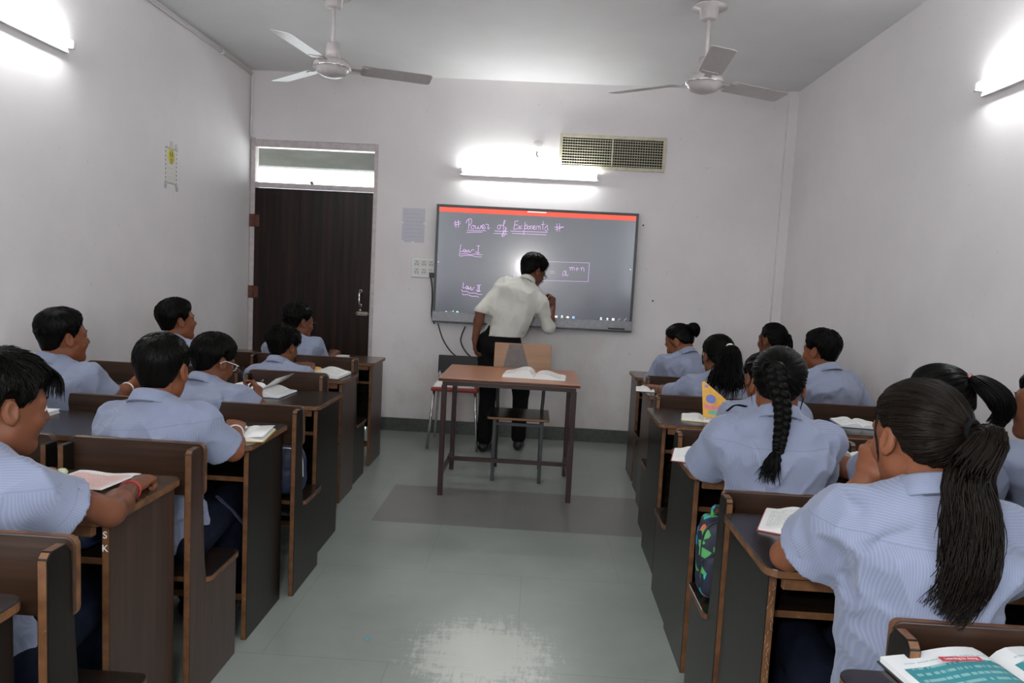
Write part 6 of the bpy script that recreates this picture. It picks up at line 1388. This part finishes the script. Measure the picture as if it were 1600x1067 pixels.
# the big teal book at the bottom right
c1, c2 = on(1368, 1019, DZT + 0.02), on(1545, 1010, DZT + 0.03)
ang = math.atan2(c2[1] - c1[1], c2[0] - c1[0]); wpg = 0.205; hpg = 0.27
ct = np.array((c2[0], c2[1], 0)) + np.array((math.sin(ang), -math.cos(ang), 0)) * hpg / 2
tb = open_book((ct[0], ct[1], DZT + 0.0005), ang, wpg, hpg, 'big open book with teal pages at the bottom right corner', 'page_teal', cover='cover_black', t1=0.020, t2=0.020, curl=0.010)
lab_ = MB().box((-0.125, hpg / 2 - 0.048, 0.0305), (-0.050, hpg / 2 - 0.036, 0.0318)).build('heading_strip', plain('red_heading', (0.55, 0.06, 0.08), 0.5), tb)
text('Learning by doing', 0.0085, (-0.0875, hpg / 2 - 0.042, 0.0319), 'paper', lab_, (0, 0, 0), 'heading_text', 0.0002)
# teacher's table
open_book(np.array((W(836, 580, ty0 + 0.26)[0], ty0 + 0.28, 0.7575)), R_(-4), 0.200, 0.22, 'thick open book lying on the teacher\'s table', 'page', cover='paper', t1=0.030, t2=0.012, curl=0.022, lifts=((168, 196, 0.95, 'page_blank'),))

# bags
def bag(loc, rz, w, d, h, label, mat, pocket=None, trim='white', name='school_bag', cat='bag'):
    r = empty(name, tuple(loc), rz, label, cat)
    def lump(W_, D_, H_, c, seed):
        n1, n2 = 20, 12; R2 = np.random.RandomState(seed); vs = []; fs = []
        for j in range(n2 + 1):
            ph = -math.pi / 2 + math.pi * j / n2
            for i in range(n1):
                th = 2 * math.pi * i / n1; sg = lambda v, p: math.copysign(abs(v) ** p, v)
                x, y, z = W_ * sg(math.cos(th), .55) * sg(math.cos(ph), .5), D_ * sg(math.sin(th), .55) * sg(math.cos(ph), .5), H_ * sg(math.sin(ph), .6)
                k = 1 + 0.05 * math.sin(3 * th + 2 * ph + seed) + 0.03 * math.sin(7 * th - 5 * ph)
                vs.append((c[0] + x * k, c[1] + y * k, c[2] + z))
        for j in range(n2):
            for i in range(n1): fs.append((j * n1 + i, j * n1 + (i + 1) % n1, (j + 1) * n1 + (i + 1) % n1, (j + 1) * n1 + i))
        return MB().add(vs, fs, 0, True)
    lump(w / 2, d / 2, h / 2, (0, 0, h / 2), 3).build('bag_body', mat, r)
    lump(w * 0.38, d * 0.16, h * 0.26, (0, -d * 0.46, h * 0.34), 5).build('front_pocket', pocket or mat, r)
    MB().tube(spline([(-w * 0.42, -d * 0.42, h * 0.40), (-w * 0.36, -d * 0.40, h * 0.86), (0, -d * 0.30, h * 0.97), (w * 0.36, -d * 0.40, h * 0.86), (w * 0.42, -d * 0.42, h * 0.40)], 20), 0.0035, 6).build('piping', trim, r)
    MB().tube(spline([(-0.03, 0, h * 0.95), (-0.025, 0, h * 1.10), (0.025, 0, h * 1.10), (0.03, 0, h * 0.95)], 12), 0.006, 6).build('carry_loop', mat, r)
    return r
bag(P3(-1.32, 1.82, 0.604), 0.1, 0.34, 0.18, 0.105, 'navy school bag pushed under the worksheet desk', 'bag_navy')
bag(P3(-1.09, 3.05, 0.386), R_(20), 0.20, 0.16, 0.22, 'navy school bag with pale piping on the bench end left of the aisle', 'bag_navy')
bag(P3(0.645, 2.27, 0.386), R_(-10), 0.15, 0.15, 0.27, 'school bag with blue and green pattern on the bench end right of the aisle', 'bag_print', 'bag_print', 'black')
bg = bag(P3(1.10, 1.82, 0.604), 0.0, 0.30, 0.16, 0.105, 'black bag with a pale ring mark on the shelf under the ponytail girl\'s desk', 'black_cloth')
MB().tube([(0.04 + 0.028 * math.cos(t), -0.082, 0.055 + 0.024 * math.sin(t)) for t in np.linspace(0.5, 5.6, 22)], 0.003, 6).build('ring_mark', 'white_metal', bg)
# odds and ends
q = WZ(575, 998, 0.004); tag(MB().box((-0.006, -0.004, -0.004), (0.006, 0.004, 0.003)).build('paper_scrap', plain('turquoise_scrap', (0.05, 0.45, 0.50), 0.5), None, tuple(q)), 'tiny turquoise scrap on the aisle floor near the left desks', 'scrap')
R2 = np.random.RandomState(8); P = []
for i in range(150):
    a = R2.rand(3); b = R2.rand(3) - 0.5; p0 = np.array((0.72 + 0.14 * a[0], 1.80 + 0.10 * a[1], 0.008 + 0.05 * a[2])); P.append(spline([p0, p0 + np.array((0.04 * b[0], 0.02 * b[1], 0.03)), p0 + np.array((0.09 * b[0], 0.05 * b[2], 0.02 + 0.05 * a[2]))], 7))
V_, F_, _ = strand_tubes(np.array(P), np.full(150, 0.0016), 0.0004)
br = pymesh('straw_bundle', V_, F_, plain('dry_straw', (0.36, 0.25, 0.13), 0.8), None); tag(br, 'bundle of dry straw under the ponytail girl\'s desk', 'straw', kind='stuff')

# chalk initials and scratches on the panel edges
for ch, z in (('S', 0.690), ('K', 0.655)):
    text(ch, 0.026, (0.0335 * -1, 0.0488, z), 'paper', DESK1, (math.pi / 2, 0, 0), 'chalk_initial', 0.0004)
m = MB(); R3 = np.random.RandomState(12)
for k in range(26):
    z = 0.70 - 0.011 * k - 0.004 * R3.rand(); x = 0.026 + 0.012 * R3.rand()
    m.tube(spline([(x, 0.0494, z), (x + 0.004 * (R3.rand() - .5), 0.0492, z - 0.005), (x + 0.008 * (R3.rand() - .5), 0.0494, z - 0.009)], 5), 0.0006, 4)
m.build('scratch_marks', plain('pale_scratches', (0.40, 0.30, 0.22), 0.8), DESKR)
r = MB().lathe([(0.018, 0), (0.0185, 0.010), (0.016, 0.012), (0.002, 0.012)], (0, 0, 0), 20, 0, 'y').build('bottle_cap', 'white_plastic', None, (-1.072, 1.79, 0.604 + 0.0187)); tag(r, 'white bottle cap on the shelf under the worksheet desk', 'cap')

a, b = W(864, 473, 5.90), W(857, 463, 6.022); st = MB().tube([a - a, (b - a) * 0.96, b - a], [0.0055, 0.005, 0.002], 8).build('stylus', 'white_plastic', None, tuple(a)); tag(st, 'slim white stylus in the teacher\'s hand touching the screen', 'stylus')
